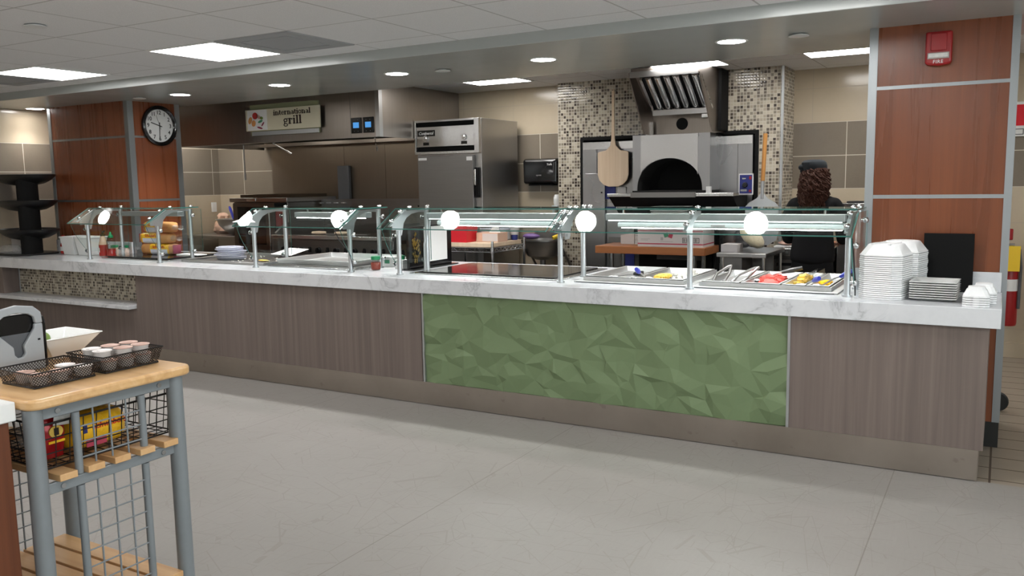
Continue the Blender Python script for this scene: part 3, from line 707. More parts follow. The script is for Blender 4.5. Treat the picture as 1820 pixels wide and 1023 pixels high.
B(hx1, hx1 + 0.004, hy0, hy0 + 0.05, hz0, hz1).build('corner_trim', M['steel'], hd)
B(-5.745, -5.742, hy0 - 0.003, hy0, hz0, hz1).build('seam', M['steel_d'], hd)
for x0, x1 in ((-5.73, -5.60), (-5.575, -5.445)):
    c = B(x0, x1, hy0 - 0.012, hy0, 2.098, 2.252).build('touch_panel', M['blackgloss'], hd, bevel=0.003)
    B(x0 + 0.028, x1 - 0.028, hy0 - 0.0145, hy0 - 0.0121, 2.150, 2.205).build('screen', M['screen'], c)
    q = MB()
    for xx in (x0 + 0.04, x1 - 0.04):
        for zz in (2.118, 2.228):
            q.box(xx - 0.004, xx + 0.004, hy0 - 0.0135, hy0 - 0.0121, zz - 0.004, zz + 0.004)
    q.build('buttons', M['greydk'], c)
for k, x in enumerate((-7.9, -6.9, -5.95)):
    MB().box(x - 0.22, x + 0.22, 2.40, 2.56, 2.26, 2.33).build('hood_lamp', M['hoodlamp'], hd, bevel=0.01)
for x, tip in ((-6.93, 0.14), (-5.52, -0.06)):
    MB().tube([(x, hy0 + 0.09, hz0 + 0.05), (x, hy0 + 0.10, hz0 - 0.01), (x + tip * 0.4, hy0 + 0.14, hz0 - 0.05), (x + tip, hy0 + 0.2, hz0 - 0.11)], 0.006, 8).cyl((x + tip * 0.8, hy0 + 0.185, hz0 - 0.09), (x + tip * 1.1, hy0 + 0.21, hz0 - 0.125), 0.011, n=10).build('spray_nozzle', M['steel_b'], hd)
MB().cyl((-7.40, 2.0, hz0 + 0.03), (-7.40, 2.0, 1.72), 0.008, n=8).cyl((-7.40, 2.0, 1.73), (-7.40, 2.0, 1.66), 0.012, n=8).build('pull_rod', M['steel_d'], hd)

# hanging grill sign on the hood front
sn = thing('hanging_sign', 'international grill sign with vegetable picture mounted on the steel hood', 'sign', (-6.63, 1.83, 2.13))
B(-7.12, -6.15, 1.858, 1.884, 2.128, 2.455).build('back_board', M['olive'], sn)
B(-7.10, -6.14, 1.850, 1.8578, 2.128, 2.170).build('lower_rail', M['alu'], sn)
B(-7.165, -6.105, 1.834, 1.8495, 2.178, 2.402).build('sign_face', M['cream'], sn, bevel=0.002)
pp = B(-7.135, -6.845, 1.8305, 1.8338, 2.184, 2.396).build('picture_panel', M['white'], sn)
def blob(c, a, b, ang, mat, nm, n=18):
    m = MB().cyl((0, 0, 0), (0, -0.0012, 0), 1.0, n=n)
    m.v = [(x * a, y, z * b) for x, y, z in m.v]
    m.rot(ang, 'Y').move((c[0], 1.8304, c[1]))
    m.build(nm, M[mat], pp)
blob((-7.02, 2.336), 0.040, 0.036, 0, 'sauce', 'printed_tomato'); blob((-6.965, 2.322), 0.036, 0.018, 0.5, 'foil', 'printed_slice'); blob((-6.925, 2.31), 0.022, 0.016, 0.2, 'lime', 'printed_leaf')
blob((-7.095, 2.290), 0.026, 0.040, 0.5, 'bread', 'printed_onion'); blob((-7.045, 2.258), 0.030, 0.034, 0.3, 'bread', 'printed_onion')
blob((-6.945, 2.275), 0.036, 0.013, -0.3, 'gprint', 'printed_pepper'); blob((-6.91, 2.245), 0.030, 0.009, -0.8, 'wrapmaroon', 'printed_chilli'); blob((-6.955, 2.208), 0.042, 0.010, 0.25, 'wrapmaroon', 'printed_chilli')
# slab serif lettering drawn stroke by stroke (cap of one unit = x-height)
def stroke(m, pts, w):
    for (x0, z0), (x1, z1) in zip(pts, pts[1:]):
        d = Vector((x1 - x0, 0, z1 - z0)); L = d.length
        if L < 1e-6: continue
        d /= L; q = Vector((-d.z, 0, d.x))
        m.obox(((x0 + x1) / 2, 0, (z0 + z1) / 2), d * (L / 2 + w * 0.18), (0, 0.5, 0), q * w / 2)
def arc(cx, cz, rx, rz, a0, a1, n=10):
    return [(cx + rx * cos(math.radians(a0 + (a1 - a0) * i / n)), cz + rz * sin(math.radians(a0 + (a1 - a0) * i / n))) for i in range(n + 1)]
T, H = 0.30, 0.15
def serif(m, x, z, w=0.42): stroke(m, [(x - w / 2, z), (x + w / 2, z)], H)
def g_i(m, x): stroke(m, [(x + .25, 0), (x + .25, 1)], T); serif(m, x + .25, .05); serif(m, x + .17, .95, .3); m.obox((x + .25, 0, 1.36), (.13, 0, 0), (0, .5, 0), (0, 0, .13)); return .55
def g_l(m, x): stroke(m, [(x + .25, 0), (x + .25, 1.5)], T); serif(m, x + .25, .05); serif(m, x + .17, 1.45, .3); return .55
def g_n(m, x): stroke(m, [(x + .25, 0), (x + .25, 1)], T); stroke(m, arc(x + .53, .62, .27, .32, 170, 0), .16); stroke(m, [(x + .80, 0), (x + .80, .65)], T); serif(m, x + .25, .05); serif(m, x + .80, .05); serif(m, x + .17, .95, .3); return 1.08
def g_t(m, x): stroke(m, [(x + .25, .2), (x + .25, 1.25)], T); stroke(m, [(x + .02, .95), (x + .55, .95)], H); stroke(m, arc(x + .42, .2, .17, .17, 180, 320), .13); return .62
def g_e(m, x): stroke(m, arc(x + .42, .5, .32, .45, 15, 325, 18), .17); stroke(m, [(x + .15, .52), (x + .72, .52)], H); return .85
def g_r(m, x): stroke(m, [(x + .25, 0), (x + .25, 1)], T); stroke(m, arc(x + .52, .66, .25, .28, 170, 60), .16); m.obox((x + .66, 0, .82), (.1, 0, 0), (0, .5, 0), (0, 0, .1)); serif(m, x + .27, .05, .48); serif(m, x + .17, .95, .3); return .82
def g_a(m, x): stroke(m, [(x + .64, .1), (x + .64, .7)], T); stroke(m, arc(x + .42, .68, .22, .27, 0, 165), .15); stroke(m, arc(x + .40, .28, .24, .24, 70, 300, 14), .16); stroke(m, [(x + .64, .06), (x + .84, .06)], H); return .88
def g_o(m, x): stroke(m, arc(x + .43, .5, .33, .45, 0, 360, 22), .19); return .88
def g_g(m, x): stroke(m, arc(x + .42, .66, .27, .29, 0, 360, 18), .17); stroke(m, arc(x + .44, -.18, .33, .24, 0, 360, 18), .15); stroke(m, [(x + .22, .38), (x + .2, .12), (x + .5, .05)], .13); stroke(m, [(x + .62, .88), (x + .84, .98)], H); return .92
GL = dict(i=g_i, l=g_l, n=g_n, t=g_t, e=g_e, r=g_r, a=g_a, o=g_o, g=g_g)
def serif_text(word, h, x0, x1, z, y):
    m = MB(); x = 0
    for ch in word: x += GL[ch](m, x)
    k = (x1 - x0) / x
    m.v = [(x0 + px * k, y + py * 0.0012, z + pz * h) for px, py, pz in m.v]
    return m
serif_text('international', 0.036, -6.753, -6.224, 2.330, 1.8325).build('lettering', M['ink'], sn)
serif_text('grill', 0.056, -6.613, -6.35, 2.232, 1.8325).build('lettering', M['ink'], sn)

# stainless wall panel, griddle, combi oven
wp = thing('wall_cladding', 'dull stainless wall cladding sheets behind the griddle', 'wall panel', (-6.8, 3.34, 0.9))
for x0, x1 in ((-8.33, -7.10), (-7.096, -6.46), (-6.456, -5.2)):
    B(x0, x1, 3.330, 3.348, 0.9, 2.12).build('sheet', M['cladding'], wp)
gd = thing('griddle', 'long steel flat top griddle with black knobs below the grill sign', 'griddle', (-6.27, 2.5, 0))
B(-7.13, -5.42, 2.15, 2.92, 0.16, 0.78).build('body', M['steel_d'], gd)
B(-7.13, -5.42, 2.10, 2.16, 0.785, 1.0).build('control_panel', M['steel_d'], gd, bevel=0.004)
B(-7.13, -5.42, 2.075, 2.17, 1.002, 1.045).build('front_lip', M['steel_b'], gd, bevel=0.006)
B(-7.10, -5.45, 2.172, 2.92, 0.96, 1.03).build('cook_plate', M['griddle'], gd)
for x in (-7.13, -5.45):
    MB().prism([(2.13, 1.0), (2.13, 1.06), (2.30, 1.17), (2.92, 1.17), (2.92, 1.0)], 'x', x, x + 0.03).build('side_guard', M['steel_d'], gd)
bg = B(-7.13, -5.42, 2.925, 2.95, 1.0, 1.42).build('back_guard', M['steel_d'], gd)
for r in range(5):
    for c in range(4):
        B(-7.66 + 0.5 + c * 0.115, -7.66 + 0.575 + c * 0.115, 2.915, 2.9245, 1.37 - r * 0.065, 1.382 - r * 0.065).build('louver', M['steel_b'], bg)
for i in range(7):
    x = -6.95 + i * 0.255
    if i % 1 == 0:
        MB().cyl((x, 2.099, 0.885), (x, 2.068, 0.885), 0.034, 0.028, n=20).obox((x, 2.062, 0.885), (0.006, 0, 0), (0, 0.007, 0), (0, 0, 0.027)).build('knob', M['blackgloss'], gd)
    MB().cyl((x + 0.127, 2.099, 0.905), (x + 0.127, 2.085, 0.905), 0.015, n=12).box(x + 0.112, x + 0.142, 2.08, 2.099, 0.86, 0.895).build('pilot_button', M['matblack'], gd)
text_mb('Vulcan', 0.024, 0.001, 0.2).move((-6.0, 2.0985, 0.965)).build('nameplate', M['bolt'], gd)
for x in (-7.05, -5.5):
    for y in (2.22, 2.85):
        MB().cyl((x, y, 0), (x, y, 0.159), 0.025, n=10).build('leg', M['steel_d'], gd)
for x, yw, a in ((-6.60, 2.20, 0.5), (-6.28, 2.21, 0.28)):
    t = thing('scraper', 'wooden handled griddle scraper on the plate, ' + ('the more slanted of the two' if a > 0.4 else 'beside the other scraper'), 'scraper', (x, yw, 1.047), 'griddle scrapers')
    d = Vector((cos(a), sin(a), 0)); q = Vector((-d.y, d.x, 0))
    MB().tube([Vector((x, yw, 1.068)) - d * 0.02, Vector((x, yw, 1.068)) + d * 0.06, Vector((x, yw, 1.068)) + d * 0.14], [0.014, 0.019, 0.013], 10).build('handle', M['peelwood'], t)
    MB().obox(Vector((x, yw, 1.052)) + d * 0.26, d * 0.12, q * 0.05, (0, 0, 0.003)).build('blade', M['steel'], t)
fl = solo(B(-7.165, -6.985, 3.27, 3.315, 1.32, 1.82), 'grey_upright', M['greydk'], 'narrow dark grey upright panel standing against the steel wall cladding', 'flue cover', loc=(-7.075, 3.29, 1.32), bevel=0.004)  # plain dark grey slab against the cladding

ov = thing('convection_oven', 'dark stainless convection oven with glass door at the griddle end', 'oven', (-7.65, 2.8, 0))
B(-8.07, -7.19, 2.42, 3.20, 0.5, 1.40).build('cabinet', M['steel_d'], ov, bevel=0.004)
B(-8.10, -7.16, 2.38, 3.22, 1.402, 1.45).build('top_rim', M['steel'], ov, bevel=0.003)
dr = B(-8.05, -7.37, 2.385, 2.418, 0.60, 1.39).build('door', M['steel_d'], ov)
B(-7.97, -7.52, 2.378, 2.384, 0.90, 1.345).build('door_glass', M['blackgloss'], dr)
MB().cyl((-7.42, 2.35, 0.7), (-7.42, 2.35, 1.3), 0.012, n=10).build('door_handle', M['chrome'], dr)
B(-7.36, -7.20, 2.385, 2.418, 0.60, 1.39).build('control_strip', M['matblack'], ov)
B(-7.345, -7.215, 2.380, 2.3845, 1.12, 1.345).build('red_display', M['red'], ov)
B(-7.80, -7.66, 2.374, 2.380, 1.412, 1.440).build('nameplate', M['bolt'], ov)
for x in (-8.02, -7.24):
    for y in (2.48, 3.14): MB().cyl((x, y, 0), (x, y, 0.499), 0.025, n=10).build('leg', M['steel'], ov)
tr = thing('baking_tray', 'stained baking tray lying on top of the convection oven', 'tray', (-7.65, 2.8, 1.4505))
B(-8.02, -7.22, 2.50, 3.10, 1.4505, 1.458).box(-8.03, -8.02, 2.5, 3.1, 1.4505, 1.487).box(-7.22, -7.21, 2.5, 3.1, 1.4505, 1.487).box(-8.03, -7.21, 2.49, 2.5, 1.4505, 1.487).box(-8.03, -7.21, 3.1, 3.11, 1.4505, 1.487).build('pan', M['griddle'], tr)

# left end: table with mixing bowl
wt = thing('steel_table', 'stainless prep table in the far left corner carrying the mixing bowl', 'table', (-8.75, 2.98, 0))
B(-9.32, -8.22, 2.68, 3.30, 0.925, 0.965).build('top', M['steel'], wt, bevel=0.004)
B(-8.72, -8.22, 2.72, 3.28, 0.70, 0.92).build('drawer_box', M['steel'], wt)
B(-9.30, -8.25, 2.72, 3.28, 0.28, 0.31).build('undershelf', M['steel'], wt)
for x in (-9.28, -8.27):
    for y in (2.72, 3.26): MB().cyl((x, y, 0), (x, y, 0.924), 0.022, n=10).build('leg', M['steel_b'], wt)
bw = thing('mixing_bowl', 'large stainless mixing bowl on the far left prep table', 'bowl', (-8.64, 2.98, 0.966))
MB().lathe([(0.001, 0.004), (0.09, 0.004), (0.17, 0.05), (0.245, 0.13), (0.275, 0.205), (0.29, 0.207), (0.29, 0.203), (0.272, 0.198), (0.24, 0.125), (0.165, 0.045), (0.09, 0.0), (0.001, 0.0)], (-8.62, 2.98, 0.966), 40, cap=False).build('shell', M['pansteel'], bw)
sp = thing('blue_spoon', 'blue handled serving spoon standing in the mixing bowl', 'spoon', (-8.66, 3.0, 1.0))
MB().tube([(-8.70, 3.0, 1.10), (-8.745, 3.0, 1.20), (-8.785, 3.0, 1.30), (-8.80, 3.0, 1.33)], [0.008, 0.016, 0.018, 0.01], 10).build('handle', M['blue'], sp)
MB().tube([(-8.63, 3.0, 1.02), (-8.665, 3.0, 1.05), (-8.70, 3.0, 1.10)], [0.03, 0.012, 0.006], 10).build('scoop', M['steel'], sp)
pb = solo(MB().loft([[(-9.06 + r * cos(2 * PI * i / 18) * (1 + 0.16 * sin(i * 2.7 + z * 40)), 3.12 + r * sin(2 * PI * i / 18) * (1 + 0.14 * cos(i * 1.9 + z * 60)), 0.967 + z) for i in range(18)] for r, z in ((0.10, 0), (0.125, 0.04), (0.12, 0.10), (0.10, 0.15), (0.075, 0.20), (0.08, 0.235), (0.05, 0.27), (0.02, 0.28))]), 'food_bag', M['pink'], 'pinkish bag of food beside the mixing bowl by the wood column', 'bag', loc=(-9.06, 3.12, 0.967))
so = thing('wall_outlet', 'white wall outlet on the tile above the mixing bowl', 'outlet', (-9.34, 3.31, 1.25))
B(-9.349, -9.340, 3.18, 3.265, 1.25, 1.38).build('plate', M['white'], so, bevel=0.002)
for z in (1.285, 1.33): B(-9.3399, -9.338, 3.205, 3.24, z, z + 0.03).build('socket', M['paper'], so)
cd = solo(MB().tube([(-8.36, 3.335, 1.36), (-8.40, 3.31, 1.345), (-8.40, 3.29, 1.28), (-8.33, 3.27, 1.20), (-8.22, 3.27, 1.13), (-8.12, 3.26, 1.10)], 0.009, 8), 'power_cord', M['black'], 'black power cord from the wall to the convection oven', 'cord', loc=(-8.36, 3.3, 1.1))
pl = solo(B(-8.42, -8.34, 3.30, 3.349, 1.335, 1.385), 'yellow_plug', M['yellow'], 'yellow plug on the wall beside the convection oven', 'plug', loc=(-8.38, 3.34, 1.335), bevel=0.006)

# ------------------------------------------------------------------ refrigerator
rf = thing('refrigerator', 'tall one door stainless refrigerator beside the griddle', 'refrigerator', (-4.98, 2.85, 0))
rx0, rx1, ry0, ry1 = -5.372, -4.580, 2.45, 3.24
B(rx0, rx1, ry0 + 0.05, ry1, 0.13, 2.232).build('cabinet', M['steel'], rf, bevel=0.003)
m = MB().box(rx0, rx0 + 0.02, ry0, ry0 + 0.048, 1.885, 2.232).box(rx1 - 0.055, rx1, ry0, ry0 + 0.048, 1.885, 2.232).box(rx0 + 0.02, rx1 - 0.055, ry0, ry0 + 0.048, 2.212, 2.232).box(rx0 + 0.02, rx1 - 0.055, ry0, ry0 + 0.048, 1.885, 1.912)
m.build('fascia_frame', M['steel_b'], rf, bevel=0.002)
B(rx0 + 0.021, rx1 - 0.056, ry0 + 0.045, ry0 + 0.0495, 1.912, 2.212).build('shadow_gap', M['matblack'], rf)
B(rx0 + 0.024, rx1 - 0.059, ry0 + 0.008, ry0 + 0.040, 1.962, 2.165).build('control_panel', M['steel_b'], rf, bevel=0.002)
npz = B(rx0 + 0.036, rx0 + 0.256, ry0 + 0.004, ry0 + 0.008, 2.070, 2.132).build('nameplate', M['blackgloss'], rf)
text_mb('Continental', 0.042, 0.0008, 0.25, 0.0004, 0.92).move((rx0 + 0.146, ry0 + 0.0034, 2.100)).build('lettering', M['white'], npz)
for x in (-5.230, -4.760):
    m = MB().cyl((x, ry0 + 0.008, 2.048), (x, ry0 - 0.004, 2.048), 0.031, n=24).cyl((x, ry0 - 0.004, 2.048), (x, ry0 - 0.012, 2.048), 0.018, 0.012, n=16)
    dl = m.build('lock_dial', M['chrome'], rf)
    B(x - 0.035, x + 0.035, ry0 + 0.005, ry0 + 0.0079, 1.978, 2.008).build('digital_display', M['blackgloss'], rf)
dr = B(rx0 + 0.035, rx1 - 0.075, ry0, ry0 + 0.048, 0.20, 1.868).build('door', M['steel_d'], rf, bevel=0.004)
B(rx0 + 0.045, rx0 + 0.150, ry0 - 0.0015, ry0 - 0.0002, 1.825, 1.85).build('sticker', M['paper'], dr)
B(rx1 - 0.150, rx1 - 0.082, ry0 - 0.0015, ry0 - 0.0002, 1.812, 1.85).build('sticker', M['white'], dr)
hn = MB().box(rx1 - 0.062, rx1 - 0.028, ry0 + 0.01, ry0 + 0.048, 1.44, 1.74).build('handle_housing', M['matblack'], rf, bevel=0.004)
MB().box(rx1 - 0.066, rx1 - 0.040, ry0 - 0.012, ry0 + 0.009, 1.56, 1.72).build('door_handle', M['steel_b'], rf, bevel=0.006)
B(rx0 + 0.010, rx0 + 0.034, ry0 + 0.01, ry0 + 0.048, 1.30, 1.36).build('hinge', M['matblack'], rf)
for x in (rx0 + 0.06, rx1 - 0.06):
    for y in (ry0 + 0.12, ry1 - 0.08):
        MB().cyl((x - 0.015, y, 0.06), (x + 0.015, y, 0.06), 0.06, n=16).box(x - 0.02, x + 0.02, y - 0.02, y + 0.02, 0.06, 0.129).build('caster', M['rubber'], rf)
td = thing('towel_dispenser', 'black paper towel dispenser on the tile wall right of the refrigerator', 'dispenser', (-4.30, 3.30, 1.56))
m = MB()
m.loft([[(-4.50 + i, y, 1.560 + i * 0.8), (-4.09 - i, y, 1.560 + i * 0.8), (-4.085 - i, y, 1.83 - i), (-4.505 + i, y, 1.83 - i)] for y, i in ((3.348, 0.0), (3.24, 0.0), (3.205, 0.012), (3.19, 0.035))])
m.build('cover', M['blackgloss'], td, bevel=0.018, seg=3)
text_mb('Tork', 0.030, 0.0008).move((-4.17, 3.187, 1.765)).build('lettering', M['white'], td)
text_mb('xpress', 0.024, 0.0008).move((-4.30, 3.187, 1.655)).build('lettering', M['ltgrey'], td)
B(-4.44, -4.15, 3.22, 3.34, 1.545, 1.5595).build('paper_slot', M['matblack'], td)
sd = thing('soap_dispenser', 'clear white soap dispenser on the tile wall beside the mosaic', 'soap dispenser', (-4.13, 3.30, 1.28))
B(-4.175, -4.095, 3.23, 3.349, 1.28, 1.335).build('base', M['grey'], sd, bevel=0.01)
MB().loft([[(-4.135 + r * cos(2 * PI * i / 16), 3.29 + r * sin(2 * PI * i / 16), z) for i in range(16)] for r, z in ((0.032, 1.336), (0.038, 1.36), (0.038, 1.42), (0.026, 1.445), (0.01, 1.45))]).build('bottle', M['white'], sd)

# hand sink
sk = thing('hand_sink', 'small stainless hand sink against the tile wall behind the wire cart', 'sink', (-4.13, 3.0, 0.78))
sx, sy, sz = -4.125, 2.93, 0.995
MB().lathe([(0.215, 0.0), (0.235, 0.0), (0.235, -0.015), (0.22, -0.02), (0.21, -0.08), (0.16, -0.17), (0.07, -0.21), (0.001, -0.215), (0.001, -0.2), (0.07, -0.195), (0.15, -0.155), (0.195, -0.075), (0.205, 0.0)], (sx, sy, sz), 32, sx=1.0, sy=0.95, cap=False).build('basin', M['steel_d'], sk)
B(-4.34, -4.065, 3.16, 3.348, 0.93, 1.06).build('backsplash', M['steel'], sk)
MB().cyl((sx, sy, 0.78), (sx, sy, 0.45), 0.03, n=12).tube([(sx, sy, 0.45), (sx, sy + 0.1, 0.40), (sx, 3.17, 0.42)], 0.025, 10).build('drain_pipe', M['steel_d'], sk)
MB().tube([(sx, 3.20, 1.06), (sx, 3.20, 1.17), (sx, 3.16, 1.20), (sx, 3.06, 1.19), (sx, 3.03, 1.16)], 0.012, 10).build('faucet', M['chrome'], sk)
for x in (-4.33, -3.92): MB().tube([(x, 3.165, 0.70), (x, 2.95, 0.92)], 0.012, 8).build('bracket', M['steel_d'], sk)
br = solo(MB().tube([(-3.99, 2.90, 1.012), (-3.94, 2.96, 1.035), (-3.88, 3.03, 1.062)], [0.02, 0.024, 0.016], 10), 'yellow_brush', M['yellow'], 'yellow cleaning brush across the hand sink rim', 'brush', loc=(-3.94, 2.96, 1.0))

# ------------------------------------------------------------------ wire cart in front of the refrigerator
wc = thing('wire_cart', 'chrome wire shelf cart with wooden board top before the refrigerator', 'cart', (-4.44, 2.15, 0))
wx0, wx1, wy0, wy1, wz = -4.72, -4.06, 1.80, 2.40, 0.985
wx0, wx1 = -4.735, -4.05
for x in (wx0, wx1):
    for y in (wy0, wy1):
        MB().cyl((x, y, 0.09), (x, y, wz + 0.065), 0.0135, n=12).cyl((x, y, wz - 0.045), (x, y, wz + 0.0), 0.02, n=12).build('post', M['chrome'], wc)
        MB().cyl((x - 0.014, y, 0.045), (x + 0.014, y, 0.045), 0.045, n=16).build('caster', M['rubber'], wc)
def zig(m, a, b, z0, z1, n):
    a, b = Vector(a), Vector(b)
    pts = []
    for i in range(2 * n + 1):
        p = a.lerp(b, i / (2 * n)); pts.append((p.x, p.y, z0 if i % 2 else z1))
    m.tube(pts, 0.0035, 6)
for zz, nm in ((wz, 'upper_shelf'), (0.35, 'lower_shelf')):
    m = MB()
    for a, b in (((wx0, wy0, 0), (wx1, wy0, 0)), ((wx1, wy0, 0), (wx1, wy1, 0)), ((wx0, wy1, 0), (wx1, wy1, 0)), ((wx0, wy0, 0), (wx0, wy1, 0))):
        for dz in (0.0, -0.038):
            m.cyl((a[0], a[1], zz + dz), (b[0], b[1], zz + dz), 0.0048, n=8)
        zig(m, a, b, zz - 0.035, zz - 0.003, 8)
    for i in range(1, 22):
        y = wy0 + (wy1 - wy0) * i / 22
        m.cyl((wx0, y, zz), (wx1, y, zz), 0.003, n=6)
    m.build(nm, M['chrome'], wc)
bd = solo(B(wx0 + 0.02, wx1 - 0.02, wy0 + 0.015, wy1 - 0.02, wz + 0.006, wz + 0.045), 'cutting_board', M['peelwood'], 'pale thick cutting board lying on the chrome wire cart', 'cutting board', loc=(-4.39, 2.1, wz + 0.006), bevel=0.004)
bz = wz + 0.046
rb = thing('red_bin', 'bright red plastic bin on the cutting board of the wire cart', 'bin', (-4.45, 1.92, bz))
MB().loft([[(-4.45 - h, 1.92 - d, z), (-4.45 + h, 1.92 - d, z), (-4.45 + h, 1.92 + d, z), (-4.45 - h, 1.92 + d, z)] for h, d, z in ((0.098, 0.085, bz), (0.112, 0.1, bz + 0.17), (0.118, 0.105, bz + 0.172), (0.118, 0.105, bz + 0.182), (0.108, 0.095, bz + 0.182), (0.094, 0.08, bz + 0.01))]).build('body', M['redbin'], rb, bevel=0.008)
tb = thing('glove_box', 'pale pink and white tissue carton beside the red bin', 'box', (-4.19, 2.05, bz))
B(-4.32, -4.085, 1.96, 2.14, bz, bz + 0.085).build('carton', M['pink'], tb)
B(-4.255, -4.088, 1.9585, 1.9599, bz + 0.008, bz + 0.078).build('printed_panel', M['carton'], tb)
MB().loft([[(-4.17 + dx + r * cos(2 * PI * i / 10) * (1 + .3 * (i % 2)), 2.05 + r * sin(2 * PI * i / 10) * .5, bz + z) for i in range(10)] for r, z, dx in ((0.05, 0.0855, 0), (0.035, 0.11, 0), (0.03, 0.13, 0.01), (0.012, 0.15, 0.015))]).build('tissue', M['paper'], tb)
cl = thing('food_container', 'clear lidded food container at the back of the cutting board', 'container', (-4.26, 2.26, bz))
MB().loft([[(-4.26 - h, 2.26 - d, z), (-4.26 + h, 2.26 - d, z), (-4.26 + h, 2.26 + d, z), (-4.26 - h, 2.26 + d, z)] for h, d, z in ((0.12, 0.10, bz), (0.135, 0.115, bz + 0.10))]).build('tub', M['cup'], cl, bevel=0.01)
MB().box(-4.398, -4.122, 2.14, 2.38, bz + 0.1005, bz + 0.116).build('lid', M['lids'], cl, bevel=0.006)
bt = solo(MB().lathe([(0.03, 0), (0.032, 0.04), (0.03, 0.05), (0.001, 0.05)], (0, 0, 0), 20).move((-4.10, 2.30, bz)), 'blue_dish', M['navy'], 'dark blue dish at the right end of the cutting board', 'dish', loc=(-4.10, 2.30, bz))
cu = solo(MB().lathe([(0.040, 0.0), (0.055, 0.10), (0.058, 0.102), (0.058, 0.11), (0.05, 0.11), (0.036, 0.01)], (-4.10, 2.30, bz + 0.0515), 24), 'clear_cup', M['cup'], 'cloudy plastic cup standing on the dark blue dish', 'cup', loc=(-4.10, 2.30, bz + 0.0515))
pu = solo(MB().ball((-4.22, 2.86, 1.028), 0.10, 0.05, 0.03), 'purple_sponge', M['purple'], 'purple sponge on the near rim of the hand sink', 'sponge', loc=(-4.22, 2.86, 0.998))

# ------------------------------------------------------------------ pizza oven in the mosaic wall
po = thing('pizza_oven', 'stainless stone hearth pizza oven with an arched black mouth', 'pizza oven', (-2.85, 3.0, 0))
B(-3.755, -3.60, 3.13, 3.33, 0.02, 1.975).build('side_panel', M['steel_v'], po)
m = B(-3.597, -3.20, 3.14, 3.33, 0.02, 1.975).build('front_panel', M['steel_v'], po)
B(-3.745, -3.205, 3.122, 3.138, 1.90, 1.97).build('top_strip', M['steel_b'], po)
dd = B(-3.742, -3.50, 3.105, 3.128, 0.72, 1.66).build('access_door', M['steel_v'], po, bevel=0.003)
B(-3.54, -3.528, 3.098, 3.1045, 1.46, 1.474).build('latch', M['matblack'], dd)
B(-3.535, -3.395, 3.130, 3.139, 1.40, 1.535).build('blue_label', M['navy'], po)
B(-3.37, -3.28, 3.130, 3.139, 1.44, 1.52).build('spec_plate', M['paper'], po)
B(-2.36, -2.345, 3.0, 3.33, 0.02, 1.975).box(-2.345, -2.17, 3.14, 3.33, 0.02, 1.975).build('front_panel', M['steel_v'], po)
B(-2.167, -2.03, 3.14, 3.33, 0.02, 1.985).build('side_panel', M['steel_v'], po)
B(-2.35, -2.032, 3.128, 3.139, 1.905, 1.98).build('top_strip', M['steel_b'], po)
bp = B(-2.152, -2.018, 3.128, 3.1395, 1.435, 1.63).build('control_plate', M['white'], po)
B(-2.142, -2.028, 3.125, 3.1279, 1.447, 1.618).build('navy_field', M['navy'], bp)
MB().cyl((-2.092, 3.1249, 1.525), (-2.092, 3.10, 1.525), 0.026, 0.020, n=20).build('dial', M['black'], bp)
B(-2.12, -2.085, 3.123, 3.1249, 1.578, 1.59).box(-2.135, -2.075, 3.123, 3.1249, 1.466, 1.484).build('printed_lines', M['bolt'], bp)
B(-2.055, -2.034, 3.123, 3.1249, 1.575, 1.605).box(-2.055, -2.034, 3.123, 3.1249, 1.46, 1.48).build('printed_lines', M['red'], bp)
# dome box with arch
by, bx0, bx1 = 2.82, -3.085, -2.335
N = 28
acx, arx, aref, abz = -2.722, 0.318, 0.300, 1.485
top = 2.005
xs = [acx - arx * cos(PI * i / N) for i in range(N + 1)]
zsx = [abz + aref * sin(PI * i / N) ** 0.86 for i in range(N + 1)]
arch = list(zip(xs, zsx))
MB().prism([(bx0, abz), (bx0, top), (bx1, top), (bx1, abz)] + arch[::-1], 'y', by, by + 0.02).build('dome_face', M['steel_v'], po, angle=20)
B(bx0, bx0 + 0.012, by + 0.021, 3.2, abz, top).box(bx1 - 0.012, bx1, by + 0.021, 3.2, abz, top).box(bx0 + 0.012, bx1 - 0.012, by + 0.021, 3.2, top - 0.012, top).build('dome_shell', M['steel_v'], po)
up = [q for q in arch if q[1] > 1.64]
MB().prism([(-3.0, up[0][1] - 0.03), (-3.0, top - 0.003), (-2.445, top - 0.003), (-2.445, up[-1][1] - 0.03)] + up[::-1], 'y', by - 0.012, by - 0.001).build('dome_plate', M['steel_b'], po, angle=20)
for q in ((-2.47, 1.93), (-2.47, 1.80), (-2.98, 1.93)):
    MB().cyl((q[0], by - 0.012, q[1]), (q[0], by - 0.018, q[1]), 0.008, n=10).build('screw', M['chrome'], po)
m = MB()
rings = []
for y, k in ((by + 0.012, 1.0), (by + 0.3, 0.98), (3.3, 0.9)):
    rings.append([(acx + (x - acx) * k, y, abz + (z - abz) * k) for x, z in zip(xs, zsx)])
for a, b in zip(rings, rings[1:]):
    for i in range(N): m.quad(a[i], a[i + 1], b[i + 1], b[i])
m.add(rings[-1], [tuple(range(N + 1))])
m.build('oven_chamber', M['crust'], po)
B(-3.08, -2.34, by - 0.02, 3.30, abz - 0.035, abz).build('hearth', M['crust'], po)
MB().box(-3.265, -2.06, 2.62, 2.80, 1.432, 1.462).build('ledge', M['steel_b'], po, bevel=0.004)
MB().box(-3.02, -2.40, 2.60, 2.619, 1.425, 1.472).build('landing_strip', M['steel_d'], po)
m = MB()
m.prism([(2.64, 1.431), (2.98, 1.20), (3.12, 1.20), (3.12, 1.431)], 'x', -3.255, -2.07)
m.build('under_tray', M['matblack'], po)
B(-3.09, -2.33, 3.0, 3.33, 0.05, 1.198).build('base_cabinet', M['matblack'], po)
